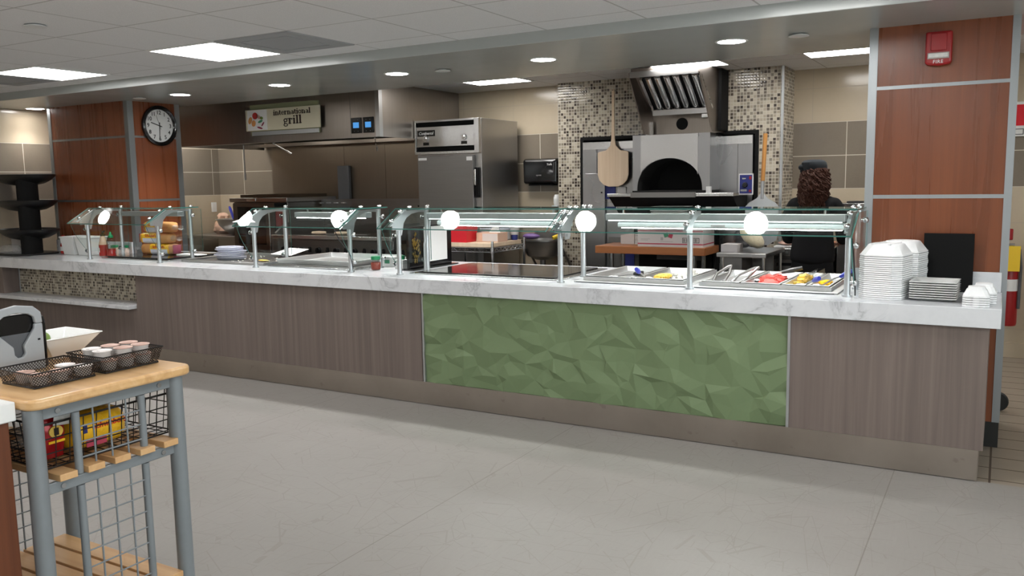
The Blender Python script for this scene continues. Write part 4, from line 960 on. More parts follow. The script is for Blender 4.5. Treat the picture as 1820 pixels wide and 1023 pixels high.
B(-3.46, -3.10, 3.11, 3.14, 0.55, 1.02).build('lower_panel', M['steel_d'], po)
B(-3.30, -3.18, 3.10, 3.109, 0.60, 0.93).build('lower_navy_label', M['navy'], po)
B(-2.90, -2.45, 2.985, 2.999, 0.82, 0.86).build('vent_strip', M['greydk'], po)
B(-2.31, -2.27, 2.63, 2.67, 1.463, 1.52).build('thermometer', M['white'], po)

h2 = thing('oven_hood', 'stainless baffle hood above the pizza oven mouth', 'exhaust hood', (-2.63, 2.8, 2.01))
hxa, hxb = -2.960, -2.305
prof = [(2.40, 2.535), (2.40, 2.50), (2.78, 2.01), (3.17, 2.01), (3.17, 2.575), (2.55, 2.575)]
for x in (hxa, hxb - 0.012):
    MB().prism(prof, 'x', x, x + 0.012).build('side_panel', M['hoodsteel'], h2)
B(hxa + 0.013, hxb - 0.013, 2.40, 2.425, 2.49, 2.540).build('top_rail', M['steel'], h2, bevel=0.003)
B(hxa + 0.013, hxb - 0.013, 2.43, 3.17, 2.545, 2.572).build('roof_panel', M['hoodsteel'], h2)
m = MB(); nb = 6
fz0, fz1, fy0, fy1 = 2.225, 2.488, 2.80, 2.46
fx0, fx1 = hxa + 0.12, hxb - 0.02
per = (fx1 - fx0) / nb
sl = Vector((0, fy1 - fy0, fz1 - fz0)); nrm = Vector((0, -sl.z, sl.y)).normalized()
if nrm.y > 0: nrm = -nrm
for b in range(nb):
    cx_ = fx0 + (b + 0.5) * per
    ring = [(cx_ - per * 0.36 * cos(PI * i / 8), per * 0.30 * sin(PI * i / 8)) for i in range(9)]
    lo_ = [Vector((x_, fy0, fz0)) + nrm * h_ for x_, h_ in ring]; hi_ = [Vector((x_, fy1, fz1)) + nrm * h_ for x_, h_ in ring]
    m.loft([lo_, hi_])
for x_ in (fx0 - 0.03, fx1):
    m.obox(Vector((x_ + 0.008, (fy0 + fy1) / 2, (fz0 + fz1) / 2)) + nrm * 0.01, (0.012, 0, 0), sl / 2, nrm * 0.012)
m.build('baffle_filter', M['chrome'], h2, angle=40)
MB().quad(Vector((fx0 - 0.04, fy0, fz0)) - nrm * 0.012, Vector((fx1 + 0.015, fy0, fz0)) - nrm * 0.012, Vector((fx1 + 0.015, fy1, fz1)) - nrm * 0.012, Vector((fx0 - 0.04, fy1, fz1)) - nrm * 0.012).build('filter_shadow', M['hole'], h2)  # black sheet paints the shade behind the baffles
MB().quad((hxa + 0.012, fy1 + 0.06, fz1 + 0.04), (hxb - 0.012, fy1 + 0.06, fz1 + 0.04), (hxb - 0.012, fy0 + 0.06, fz0 + 0.04), (hxa + 0.012, fy0 + 0.06, fz0 + 0.04)).build('filter_backing', M['hoodsteel'], h2)
B(hxa + 0.10, hxb - 0.015, 2.75, 2.80, 2.175, 2.222).build('filter_rail', M['steel'], h2)
B(hxa + 0.013, hxb - 0.013, 3.0, 3.02, 2.01, 2.30).build('back_plate', M['hoodsteel'], h2)
MB().cyl((-2.66, 2.999, 2.105), (-2.66, 2.994, 2.105), 0.056, n=32).build('flue_hole', M['hole'], h2)  # black disc painted as the dark of an open hole
B(-2.40, -2.325, 2.76, 2.86, 2.135, 2.172).build('lamp_box', M['white'], h2, bevel=0.006)
B(-2.995, -2.93, 2.93, 2.96, 2.01, 2.13).build('notch_plate', M['steel_b'], h2)
gap = solo(B(-2.303, -2.275, 2.95, 3.179, 2.03, KCEIL - 0.01), 'gap_shade', M['matblack'], 'black strip painted as the dark gap between the oven hood and the mosaic wall', 'painted gap', loc=(-2.29, 3.1, 2.03))  # black strip stands in for the shade in the open gap

# ------------------------------------------------------------------ peels
pe = thing('pizza_peel', 'pale wooden pizza peel hanging handle up on the mosaic wall', 'pizza peel', (-3.396, 3.08, 1.52))
pts = [(-3.396 + s * x, z) for s, seq in ((1, ((0.013, 2.48), (0.015, 2.2), (0.018, 2.0), (0.030, 1.93), (0.075, 1.885), (0.150, 1.872), (0.166, 1.862), (0.166, 1.64), (0.150, 1.59), (0.105, 1.545), (0.05, 1.525))), (-1, ((0.05, 1.525), (0.105, 1.545), (0.150, 1.59), (0.166, 1.64), (0.166, 1.862), (0.150, 1.872), (0.075, 1.885), (0.030, 1.93), (0.018, 2.0), (0.015, 2.2), (0.013, 2.48)))) for x, z in seq]
MB().prism(pts, 'y', 3.072, 3.088).build('board', M['peelwood'], pe, bevel=0.003)
MB().cyl((-3.396, 3.168, 2.47), (-3.396, 3.06, 2.47), 0.005, n=8).build('hook', M['bolt'], pe)
mp = thing('metal_peel', 'round ended aluminium pizza peel leaning beside the oven', 'pizza peel', (-1.88, 2.93, 0.967))
pts = [(-1.885 + s * x, z) for s, seq in ((1, ((0.014, 1.55), (0.014, 1.45), (0.05, 1.405), (0.12, 1.365), (0.15, 1.33), (0.15, 1.10), (0.13, 1.03), (0.06, 0.985))), (-1, ((0.06, 0.985), (0.13, 1.03), (0.15, 1.10), (0.15, 1.33), (0.12, 1.365), (0.05, 1.405), (0.014, 1.45), (0.014, 1.55)))) for x, z in seq]
MB().prism(pts, 'y', 2.925, 2.93).build('blade', M['alu'], mp)
MB().cyl((-1.885, 2.928, 1.40), (-1.883, 2.93, 1.56), 0.013, 0.016, n=12).build('ferrule', M['alu'], mp)
MB().cyl((-1.883, 2.93, 1.561), (-1.875, 2.96, 1.98), 0.018, 0.019, n=12).build('handle', M['polewood'], mp)

# ------------------------------------------------------------------ wooden table with cartons
wk = thing('work_table', 'brown butcher block work table in front of the pizza oven', 'table', (-2.84, 2.85, 0))
B(-3.35, -2.285, 2.53, 2.97, 0.905, 0.975).build('top', M['tablewood'], wk, bevel=0.004)
for x in (-3.22, -2.41):
    for y in (2.62, 2.90):
        MB().cyl((x, y, 0), (x, y, 0.904), 0.024, n=12).build('leg', M['steel_b'], wk)
B(-3.20, -2.43, 2.64, 2.88, 0.25, 0.275).build('undershelf', M['steel'], wk)
cb = thing('carton_box', 'large pale cardboard carton with crimson stripe on the brown table', 'box', (-2.62, 2.73, 0.976))
B(-2.93, -2.31, 2.56, 2.90, 0.976, 1.135).build('carton', M['carton'], cb)
B(-2.93, -2.31, 2.5585, 2.5599, 0.998, 1.008).build('stripe', M['cstripe'], cb)
B(-2.309, -2.3075, 2.56, 2.90, 0.998, 1.008).build('stripe', M['cstripe'], cb)
B(-2.93, -2.31, 2.5585, 2.5599, 1.118, 1.126).build('stripe', M['cstripe'], cb)
m = MB().obox((-2.655, 2.5588, 1.085), (0.020, 0, 0.006), (0, 0.0008, 0), (-0.006, 0, 0.018)); m.build('green_emblem', M['gprint'], cb)
MB().obox((-2.612, 2.5588, 1.078), (0.018, 0, -0.006), (0, 0.0008, 0), (0.006, 0, 0.018)).build('red_emblem', M['cstripe'], cb)
MB().obox((-2.695, 2.5588, 1.05), (0.012, 0, 0), (0, 0.0008, 0), (0, 0, 0.014)).build('grey_emblem', M['ltgrey'], cb)
m = MB().box(-2.71, -2.59, 2.558, 2.5599, 1.022, 1.026).box(-2.90, -2.81, 2.558, 2.5599, 1.045, 1.049).box(-2.90, -2.83, 2.558, 2.5599, 1.034, 1.038); m.build('small_print', M['ltgrey'], cb)
m = MB().frame([(-2.50, 1.016), (-2.345, 1.016), (-2.345, 1.062), (-2.50, 1.062)], [(-2.496, 1.020), (-2.349, 1.020), (-2.349, 1.058), (-2.496, 1.058)], 'y', 2.558, 2.5599)
for i in range(15): m.box(-2.488 + i * 0.009, -2.488 + i * 0.009 + (0.002 if i % 3 else 0.005), 2.558, 2.5599, 1.024, 1.054)
m.build('barcode', M['matblack'], cb)
sb = solo(B(-3.20, -3.06, 2.80, 2.93, 0.976, 1.06).prism([(-3.20, 1.06), (-3.06, 1.06), (-3.06, 1.085)], 'y', 2.80, 2.93), 'small_box', M['carton'], 'small pale box with raised flap left of the large carton', 'box', loc=(-3.13, 2.86, 0.976))
m = MB()
for k in range(7):
    z = 0.976 + k * 0.017
    solo(MB().box(-3.045, -2.955, 2.78, 2.92, z, z + 0.013), 'food_tray', M['white'], 'white food tray, %s of the small pile between the two cartons' % ORD[6 - k], 'tray', 'white food trays between the cartons', (-3.0, 2.85, z))
z = 1.1365; NP = 12
for k in range(NP):
    w_ = 0.155 + (0.004 if k % 2 else 0)
    zz = z + k * 0.0175
    m = MB().loft([[(-2.63 - q * w_, 2.63 - q * w_ * .78, zz + h), (-2.63 + q * w_, 2.63 - q * w_ * .78, zz + h), (-2.63 + q * w_, 2.63 + q * w_ * .78, zz + h), (-2.63 - q * w_, 2.63 + q * w_ * .78, zz + h)] for q, h in ((0.80, 0.0), (1.0, 0.011), (1.0, 0.0155), (0.95, 0.0155), (0.78, 0.006))])
    solo(m, 'square_platter', M['china'], 'square white platter, %s of the stack on the carton' % ORD[NP - 1 - k], 'plate', 'square platters stacked on the carton', (-2.63, 2.63, zz))

# ------------------------------------------------------------------ steel stand, bags, prep counter
st = thing('steel_stand', 'low stainless stand right of the brown table holding bags', 'table', (-1.86, 2.4, 0))
B(-2.04, -1.635, 2.06, 2.74, 0.945, 0.98).build('top', M['steel'], st, bevel=0.004)
B(-2.02, -1.84, 2.10, 2.70, 0.45, 0.944).build('side_box', M['steel_d'], st)
B(-1.83, -1.66, 2.40, 2.42, 0.40, 0.944).build('back_panel', M['steel_d'], st)
for x in (-2.0, -1.665):
    for y in (2.10, 2.70): MB().cyl((x, y, 0), (x, y, 0.944), 0.016, n=10).build('leg', M['steel_b'], st)
gb = solo(B(-2.02, -1.885, 2.12, 2.30, 0.981, 1.045), 'grey_carton', M['ltgrey'], 'small grey carton on the near edge of the stainless stand', 'box', loc=(-1.95, 2.2, 0.981))
bb = solo(MB().ball((-1.945, 2.56, 1.075), 0.09, 0.12, 0.092, 18, 12), 'plastic_bag', M['bagdark'], 'crumpled dark plastic bag behind the grey carton', 'bag', loc=(-1.945, 2.56, 0.981), sub=1)
ch = thing('cheese_bag', 'clear bag of shredded cheese leaning on the stainless stand', 'bag', (-1.80, 2.32, 0.981))
m = MB()
d = Vector((0.11, 0.0, -0.10)); n_ = Vector((0.10, 0, 0.11)).normalized()
rings = []
for t_, rw, rt in ((0.0, 0.05, 0.02), (0.15, 0.085, 0.05), (0.4, 0.1, 0.065), (0.7, 0.09, 0.06), (0.92, 0.06, 0.04), (1.0, 0.03, 0.015)):
    c_ = Vector((-1.90, 2.32, 1.175)) + d * (t_ * 1.55)
    rings.append([c_ + n_ * (rt * cos(2 * PI * i / 16)) + Vector((0, 1, 0)) * (rw * sin(2 * PI * i / 16)) for i in range(16)])
m.loft(rings).build('cheese', M['cheese'], ch)
m = MB(); m.loft([[Vector((-1.815, 2.32, 1.078)) + (p - Vector((-1.815, 2.32, 1.078))) * 1.08 for p in r] for r in rings[1:]]); m.build('film', M['bag'], ch)
pc = thing('prep_counter', 'stainless undercounter prep refrigerator in front of the person', 'counter', (-1.53, 3.2, 0))
B(-1.79, -1.275, 2.84, 3.60, 0.90, 0.965).build('worktop', M['steel_b'], pc, bevel=0.004)
B(-1.765, -1.29, 2.90, 3.58, 0.10, 0.899).build('cabinet', M['steel_d'], pc)
for x0, x1 in ((-1.76, -1.30),):
    for z0, z1 in ((0.14, 0.47), (0.49, 0.86)):
        q = B(x0, x1, 2.87, 2.899, z0, z1).build('drawer', M['steel'], pc, bevel=0.003)
        B(x0 + 0.03, x1 - 0.03, 2.86, 2.8695, z1 - 0.05, z1 - 0.025).build('drawer_pull', M['matblack'], q)
for x in (-1.73, -1.32):
    for y in (2.95, 3.54): MB().cyl((x, y, 0), (x, y, 0.099), 0.03, n=10).build('leg', M['steel'], pc)
cbd = solo(B(-1.76, -1.30, 2.87, 3.12, 0.966, 0.985), 'white_board', M['white'], 'white cutting board on the prep counter under the hands', 'cutting board', loc=(-1.53, 3.0, 0.966), bevel=0.003)
fp_ = solo(MB().ball((-1.66, 2.98, 1.006), 0.09, 0.07, 0.020).ball((-1.58, 2.99, 1.010), 0.06, 0.05, 0.023), 'sliced_food', M['foil'], 'pinkish sliced food on the white board by the left hand', 'food', loc=(-1.62, 2.98, 0.986))
rc = thing('steel_cabinet', 'tall stainless cabinet at the right of the person', 'cabinet', (-0.96, 3.4, 0))
B(-1.262, -0.65, 3.10, 3.60, 0.0, 1.32).build('body', M['steel'], rc, bevel=0.004)
B(-1.268, -0.64, 3.08, 3.60, 1.321, 1.355).build('lid', M['steel_b'], rc, bevel=0.004)
B(-1.20, -1.06, 3.15, 3.3, 1.356, 1.37).build('lid_handle', M['black'], rc)
# ------------------------------------------------------------------ sneeze guards
PF, PR = 0.20, 0.56                       # post lines across the counter
GL_LOW, GL_FOLD, GL_REAR = (0.050, 1.260), (0.280, 1.397), (0.640, 1.397)
th = 0.009
def slab(m, pts, x0, x1, up):
    """glass sheet between two profile points (y, z), with its thickness along the normal"""
    (y0, z0), (y1, z1) = pts
    d = Vector((0, y1 - y0, z1 - z0)).normalized(); n_ = Vector((0, -d.z, d.y)) * up
    a = [(x0, y0, z0), (x1, y0, z0), (x1, y1, z1), (x0, y1, z1)]
    b = [tuple(Vector(p) + n_) for p in a]
    vs = a + b
    m.mat(0).add(vs, [(0, 1, 2, 3), (4, 5, 6, 7)])
    m.mat(1).add(vs, [(0, 1, 5, 4), (1, 2, 6, 5), (2, 3, 7, 6), (3, 0, 4, 7)])
    return m
def pane(name, poly, x, parent):
    m = MB(); n = len(poly)
    vs = [(x - 0.003, y, z) for y, z in poly] + [(x + 0.003, y, z) for y, z in poly]
    m.mat(0).add(vs, [tuple(range(n)), tuple(range(n, 2 * n))])
    m.mat(1).add(vs, [(i, (i + 1) % n, n + (i + 1) % n, n + i) for i in range(n)])
    return m.build(name, [M['glass'], M['gedge']], parent, angle=20)
def post(x, y, top, parent, base=True):
    m = MB().cyl((x, y, CT + 0.001), (x, y, top), 0.0175, n=20)
    if base: m.cyl((x, y, CT + 0.001), (x, y, CT + 0.012), 0.026, n=20)
    return m.build('post', M['alu'], parent)
def knob(x, y, z, d, parent):
    d = Vector(d); p = Vector((x, y, z))
    u = d.orthogonal().normalized(); w = d.cross(u); rings = []
    for r, h in ((0.018, 0.0), (0.0185, 0.006), (0.015, 0.012), (0.008, 0.0155), (0.001, 0.0165)):
        rings.append([p + d * h + u * (r * cos(2 * PI * i / 16)) + w * (r * sin(2 * PI * i / 16)) for i in range(16)])
    return MB().loft(rings).build('clamp_knob', M['chrome'], parent)
def bracket(x, parent, rear=True):
    """arched metal plate that carries the glass: straight outer edge, hollow inner edge"""
    o = [(0.125, 1.250), (0.120, 1.297), (0.288, 1.388)]
    if rear:
        o += [(0.585, 1.388), (0.585, 1.366)]
        inner = [(0.45, 1.372), (0.36, 1.360), (0.30, 1.335), (0.262, 1.295), (0.245, 1.235), (0.235, 1.205), (0.175, 1.205), (0.17, 1.25)]
    else:
        o += [(0.40, 1.388), (0.40, 1.366)]
        inner = [(0.34, 1.356), (0.28, 1.33), (0.235, 1.29), (0.225, 1.205), (0.175, 1.205), (0.17, 1.25)]
    MB().prism(o + inner, 'x', x - 0.004, x + 0.004).build('bracket', M['alu'], parent)
    d = Vector((0, GL_FOLD[0] - GL_LOW[0], GL_FOLD[1] - GL_LOW[1])).normalized(); n_ = Vector((0, -d.z, d.y))
    for t_ in (0.33, 0.80):
        p = Vector((x, GL_LOW[0], GL_LOW[1])).lerp(Vector((x, GL_FOLD[0], GL_FOLD[1])), t_) + n_ * (th + 0.001)
        knob(p.x, p.y, p.z, n_, parent)
    for y in (0.345, 0.575):
        if y < 0.4 or rear: knob(x, y, GL_REAR[1] + th + 0.001, (0, 0, 1), parent)
    c = Vector((x, 0.19, 1.338)) + n_ * -0.014
    MB().obox(Vector((x, GL_LOW[0], GL_LOW[1])).lerp(Vector((x, GL_FOLD[0], GL_FOLD[1])), 0.60) - n_ * 0.006, (0.010, 0, 0), d * 0.115, n_ * 0.0045).build('glass_cradle', M['alu'], parent)
def guard(label, x0, x1, posts, ends, xb, bar, light, mids=(), x_over=0.085, cable=None):
    t = thing('sneeze_guard', label, 'sneeze guard', ((x0 + x1) / 2, 0.38, CT), 'glass sneeze guards along the countertop')
    ga, gb = x0 - x_over, x1 + x_over * 0.35
    if xb: ga, gb = xb
    slab(MB(), (GL_LOW, GL_FOLD), ga, gb, th).build('slanted_glass', [M['glass'], M['gedge']], t, angle=20)
    slab(MB(), ((GL_FOLD[0] + 0.002, GL_FOLD[1]), GL_REAR), ga, gb, th).build('top_glass', [M['glass'], M['gedge']], t, angle=20)
    for x, front, rear in posts:
        if front: post(x, PF, 1.245, t)
        if rear: post(x, PR, 1.388, t)
        if front and rear or x in mids: bracket(x, t, rear)
    for x, dr in ends:
        xo = x + dr * 0.035
        pane('end_glass', [(0.05, 1.255), (0.105, 1.287), (0.285, 1.384), (0.66, 1.384), (0.66, 0.985), (0.22, 0.985), (0.175, 1.03), (0.12, 1.11), (0.085, 1.17)], xo, t)
        for y, z in ((PF, 1.205), (PF, 0.995), (PR, 1.33), (PR, 0.995)):
            MB().cyl((x + dr * 0.012, y, z), (xo - dr * 0.004, y, z), 0.010, n=12).build('standoff', M['chrome'], t)
            knob(xo + dr * 0.004, y, z, (dr, 0, 0), t)
    if bar:
        a, b = bar
        hb = MB().box(a, b, 0.445, 0.52, 1.322, 1.366).build('light_bar', M['alu'], t, bevel=0.004)
        for x in (a + 0.12, b - 0.12): MB().cyl((x, 0.48, 1.367), (x, 0.48, 1.394), 0.008, n=8).build('hanger', M['chrome'], hb)
        if light >= 1:
            B(a + 0.02, b - 0.02, 0.450, 0.466, 1.3165, 1.3215).build('led_strip', M['led'] if light >= 2 else M['led_hot'], hb)
        if light >= 2:
            lb = MB().prism([(0.47, 1.300), (0.50, 1.312), (0.56, 1.312), (0.56, 1.272), (0.482, 1.272), (0.47, 1.280)], 'x', a + 0.08, b - 0.01).build('heat_lamp', M['whitelamp'], t)
            B(a + 0.10, b - 0.03, 0.49, 0.55, 1.266, 1.2715).build('lamp_tube', M['tube'], lb)
            cxm = (a + b) / 2
            m = B(cxm - 0.045, cxm + 0.045, 0.4675, 0.4699, 1.283, 1.296); m.build('printed_label', M['ltgrey'], lb)
    if cable:
        MB().tube([(cable, GL_LOW[0] + 0.01, 1.26), (cable + 0.015, 0.10, 1.17), (cable + 0.05, 0.17, 1.07), (cable + 0.055, 0.2, 0.96), (cable + 0.05, 0.2, 0.925)], 0.003, 6).build('cable', M['black'], t)
    return t
M['whitelamp'] = plain('white_enamel_reflector', rgb(216, 224, 224), 0.35, 0, 0.02)
ga_ = guard('leftmost glass sneeze guard, over the bread bags by the wood column', -7.625, -6.605, ((-7.625, 1, 1), (-6.605, 1, 1)), ((-7.625, -1), (-6.605, 1)), None, (-7.46, -6.63), 0)
gb_ = guard('glass sneeze guard over the steel sheet pan with a white folded card', -5.395, -4.365, ((-5.395, 1, 1), (-4.365, 1, 1)), ((-5.395, -1), (-4.365, 1)), None, (-5.17, -4.40), 1, cable=-4.40)
gc_ = guard('glass sneeze guard over the black hot plate', -3.893, -2.548, ((-3.893, 1, 1), (-2.548, 1, 1)), ((-3.893, -1),), (-3.975, -2.580), (-3.81, -2.62), 2)
gd_ = guard('longest glass sneeze guard, over the steaming food pans', -2.548, -0.742, ((-1.657, 1, 0), (-0.742, 1, 1)), ((-0.742, 1),), (-2.545, -0.712), (-2.33, -0.80), 2, mids=(-1.657,))
bracket(-2.500, gd_)
B(-2.525, -2.482, 0.18, 0.22, 1.225, 1.245).build('post_clamp', M['alu'], gd_)
MB().tube([(-0.705, 0.06, 1.255), (-0.70, 0.12, 1.14), (-0.702, 0.2, 1.02), (-0.702, 0.22, 0.92)], 0.004, 6).build('cable', M['black'], gd_)
cdm = solo(MB().prism([(-5.49, 1.2735), (-5.215, 1.2735), (-5.36, 1.348)], 'y', -0.012, -0.010), 'folded_card', M['paper'], 'white folded card on the corner of the sneeze guard over the sheet pan', 'card', loc=(-5.36, 0.0, 1.2735))
cdm.rotation_euler = (math.radians(-52), 0, 0); cdm.location = (-5.36, 0.062, 1.2895)

# ------------------------------------------------------------------ left end of the counter
stn = thing('display_stand', 'black three tier display stand at the far left end of the countertop', 'display stand', (-9.0, 0.37, CT))
MB().prism([(-9.30, 0.12), (-8.76, 0.12), (-8.66, 0.20), (-8.66, 0.54), (-8.76, 0.62), (-9.30, 0.62)], 'z', CT + 0.001, CT + 0.018).build('base', M['black'], stn, bevel=0.004)
MB().loft([[(-8.80 + 0.07 * cos(2 * PI * i / 20), 0.34 + 0.11 * sin(2 * PI * i / 20), z) for i in range(20)] for z in (CT + 0.0185, 1.70)]).build('pillar', M['matblack'], stn)
for zt, nm in ((1.748, 'top_tier'), (1.478, 'middle_tier'), (1.178, 'lower_tier')):
    MB().lathe([(0.001, -0.115), (0.12, -0.113), (0.24, -0.094), (0.33, -0.058), (0.385, -0.018), (0.395, 0.0), (0.385, 0.002), (0.37, -0.012), (0.001, -0.02)], (-8.965, 0.42, zt), 48, sx=0.95, sy=0.66, cap=False).build(nm, M['black'], stn)
wr = solo(MB().loft([[(-9.0 + a * cos(2 * PI * i / 14) * (1 + .12 * (i % 3)), 0.24 + b * sin(2 * PI * i / 14), z) for i in range(14)] for a, b, z in ((0.17, 0.07, CT + 0.019), (0.19, 0.08, CT + 0.05), (0.15, 0.07, CT + 0.085), (0.07, 0.03, CT + 0.11))]), 'wrapped_item', M['bag'], 'clear wrapped item on the base of the black display stand', 'package', loc=(-9.0, 0.24, CT + 0.019))
tw = solo(B(-9.24, -8.94, 0.38, 0.40, CT + 0.019, CT + 0.17), 'pale_carton', M['ltgrey'], 'pale grey carton standing behind the wrapped item in the display stand', 'box', loc=(-9.09, 0.39, CT + 0.019))
def bottle(name, x, y, prof, body, lid_prof, lidm, label, cat='bottle', band=None, grp=None):
    t = thing(name, label, cat, (x, y, CT + 0.001), grp)
    MB().lathe(prof, (x, y, CT + 0.001), 20).build('body', M[body], t)
    MB().lathe(lid_prof, (x, y, CT + 0.001), 16).build('cap', M[lidm], t)
    if band: MB().lathe(band[0], (x, y, CT + 0.001), 20, cap=False).build('paper_label', M[band[1]], t)
    return t
sauce = [(0.028, 0), (0.033, 0.008), (0.033, 0.10), (0.028, 0.125), (0.015, 0.155), (0.014, 0.18)]
bottle('hot_sauce_bottle', -8.60, 0.56, [(r, z * 0.86) for r, z in sauce], 'sauce', [(0.015, 0.156), (0.016, 0.158), (0.016, 0.19), (0.012, 0.195)], 'red', 'small red hot sauce bottle beside the black display stand', band=([(0.0335, 0.03), (0.0335, 0.075)], 'paper'))
bottle('white_shaker', -8.655, 0.64, [(0.02, 0), (0.022, 0.01), (0.022, 0.07), (0.012, 0.09)], 'white', [(0.013, 0.0905), (0.013, 0.11)], 'red', 'small white shaker half hidden between display stand and hot sauce bottle', 'shaker')
for dx, lab in ((-8.375, 'white plastic bin at the left beside the marble backsplash'), (-8.13, 'white plastic bin directly behind the leftmost sneeze guard post')):
    t = thing('white_bin', lab, 'bin', (dx, 0.56, CT + 0.001), 'white plastic bins on the countertop')
    MB().loft([[(dx - a, 0.56 - b, CT + z), (dx + a, 0.56 - b, CT + z), (dx + a, 0.56 + b, CT + z), (dx - a, 0.56 + b, CT + z)] for a, b, z in ((0.085, 0.09, 0.001), (0.108, 0.112, 0.175), (0.116, 0.118, 0.176), (0.116, 0.118, 0.190), (0.103, 0.108, 0.190), (0.082, 0.087, 0.008))]).build('tub', M['white'], t, bevel=0.006)
t = bottle('ketchup_bottle', -7.845, 0.50, [(0.034, 0), (0.042, 0.01), (0.042, 0.115), (0.034, 0.145), (0.026, 0.185), (0.022, 0.2)], 'pink', [(0.02, 0.2005), (0.022, 0.205), (0.022, 0.222), (0.012, 0.226)], 'black', 'red sauce bottle with a black pump spout behind the first guard post', band=([(0.0425, 0.005), (0.0425, 0.115)], 'sauce'))
MB().tube([(-7.845, 0.50, CT + 0.227), (-7.845, 0.50, CT + 0.238), (-7.80, 0.48, CT + 0.246), (-7.775, 0.47, CT + 0.25)], 0.011, 8).build('spout', M['black'], t)
B(-7.873, -7.845, 0.455, 0.4575, CT + 0.04, CT + 0.085).build('paper_label', M['paper'], t)
jar = [(0.036, 0), (0.043, 0.008), (0.043, 0.055), (0.037, 0.07), (0.036, 0.076)]
bottle('green_lid_jar', -7.86, 0.63, jar, 'pink', [(0.040, 0.077), (0.040, 0.098), (0.037, 0.1)], 'greenlid', 'small jar with green lid between ketchup and chili sauce bottles', 'jar')
bottle('green_lid_jar', -7.70, 0.632, jar, 'pink', [(0.040, 0.077), (0.040, 0.098), (0.037, 0.1)], 'greenlid', 'small jar with green lid nearly hidden behind the clear chili bottle', 'jar')
bottle('chili_sauce_bottle', -7.72, 0.50, [(0.038, 0), (0.045, 0.008), (0.045, 0.15), (0.03, 0.18), (0.024, 0.185)], 'clearp', [(0.024, 0.186), (0.026, 0.19), (0.026, 0.205), (0.015, 0.215), (0.008, 0.245)], 'greenlid', 'clear chili sauce bottle with green nozzle cap', band=([(0.0435, 0.004), (0.0435, 0.075)], 'sauce'))
bottle('soy_sauce_bottle', -7.66, 0.80, [(0.030, 0), (0.036, 0.006), (0.034, 0.09), (0.02, 0.13), (0.014, 0.16)], 'ink', [(0.016, 0.161), (0.017, 0.165), (0.017, 0.19), (0.012, 0.195)], 'black', 'dark brown sauce bottle beside the rear guard post', band=([(0.0365, 0.02), (0.0365, 0.07)], 'peelwood'))
bottle('white_tub', -7.70, 0.90, [(0.05, 0), (0.055, 0.01), (0.06, 0.12), (0.06, 0.125)], 'white', [(0.061, 0.1255), (0.061, 0.132), (0.001, 0.133)], 'white', 'white paper tub behind the dark sauce bottle', 'tub')
hb = solo(MB().loft([[(-7.49 + a * cos(2 * PI * i / 12) * (1 + .15 * (i % 2)), 0.46 + b * sin(2 * PI * i / 12), CT + z) for i in range(12)] for a, b, z in ((0.06, 0.05, 0.028), (0.075, 0.06, 0.05), (0.06, 0.05, 0.08), (0.03, 0.02, 0.10))]), 'clear_bag', M['bag'], 'crumpled clear bag on the cold plate in front of the bread', 'bag', loc=(-7.49, 0.46, CT + 0.028))
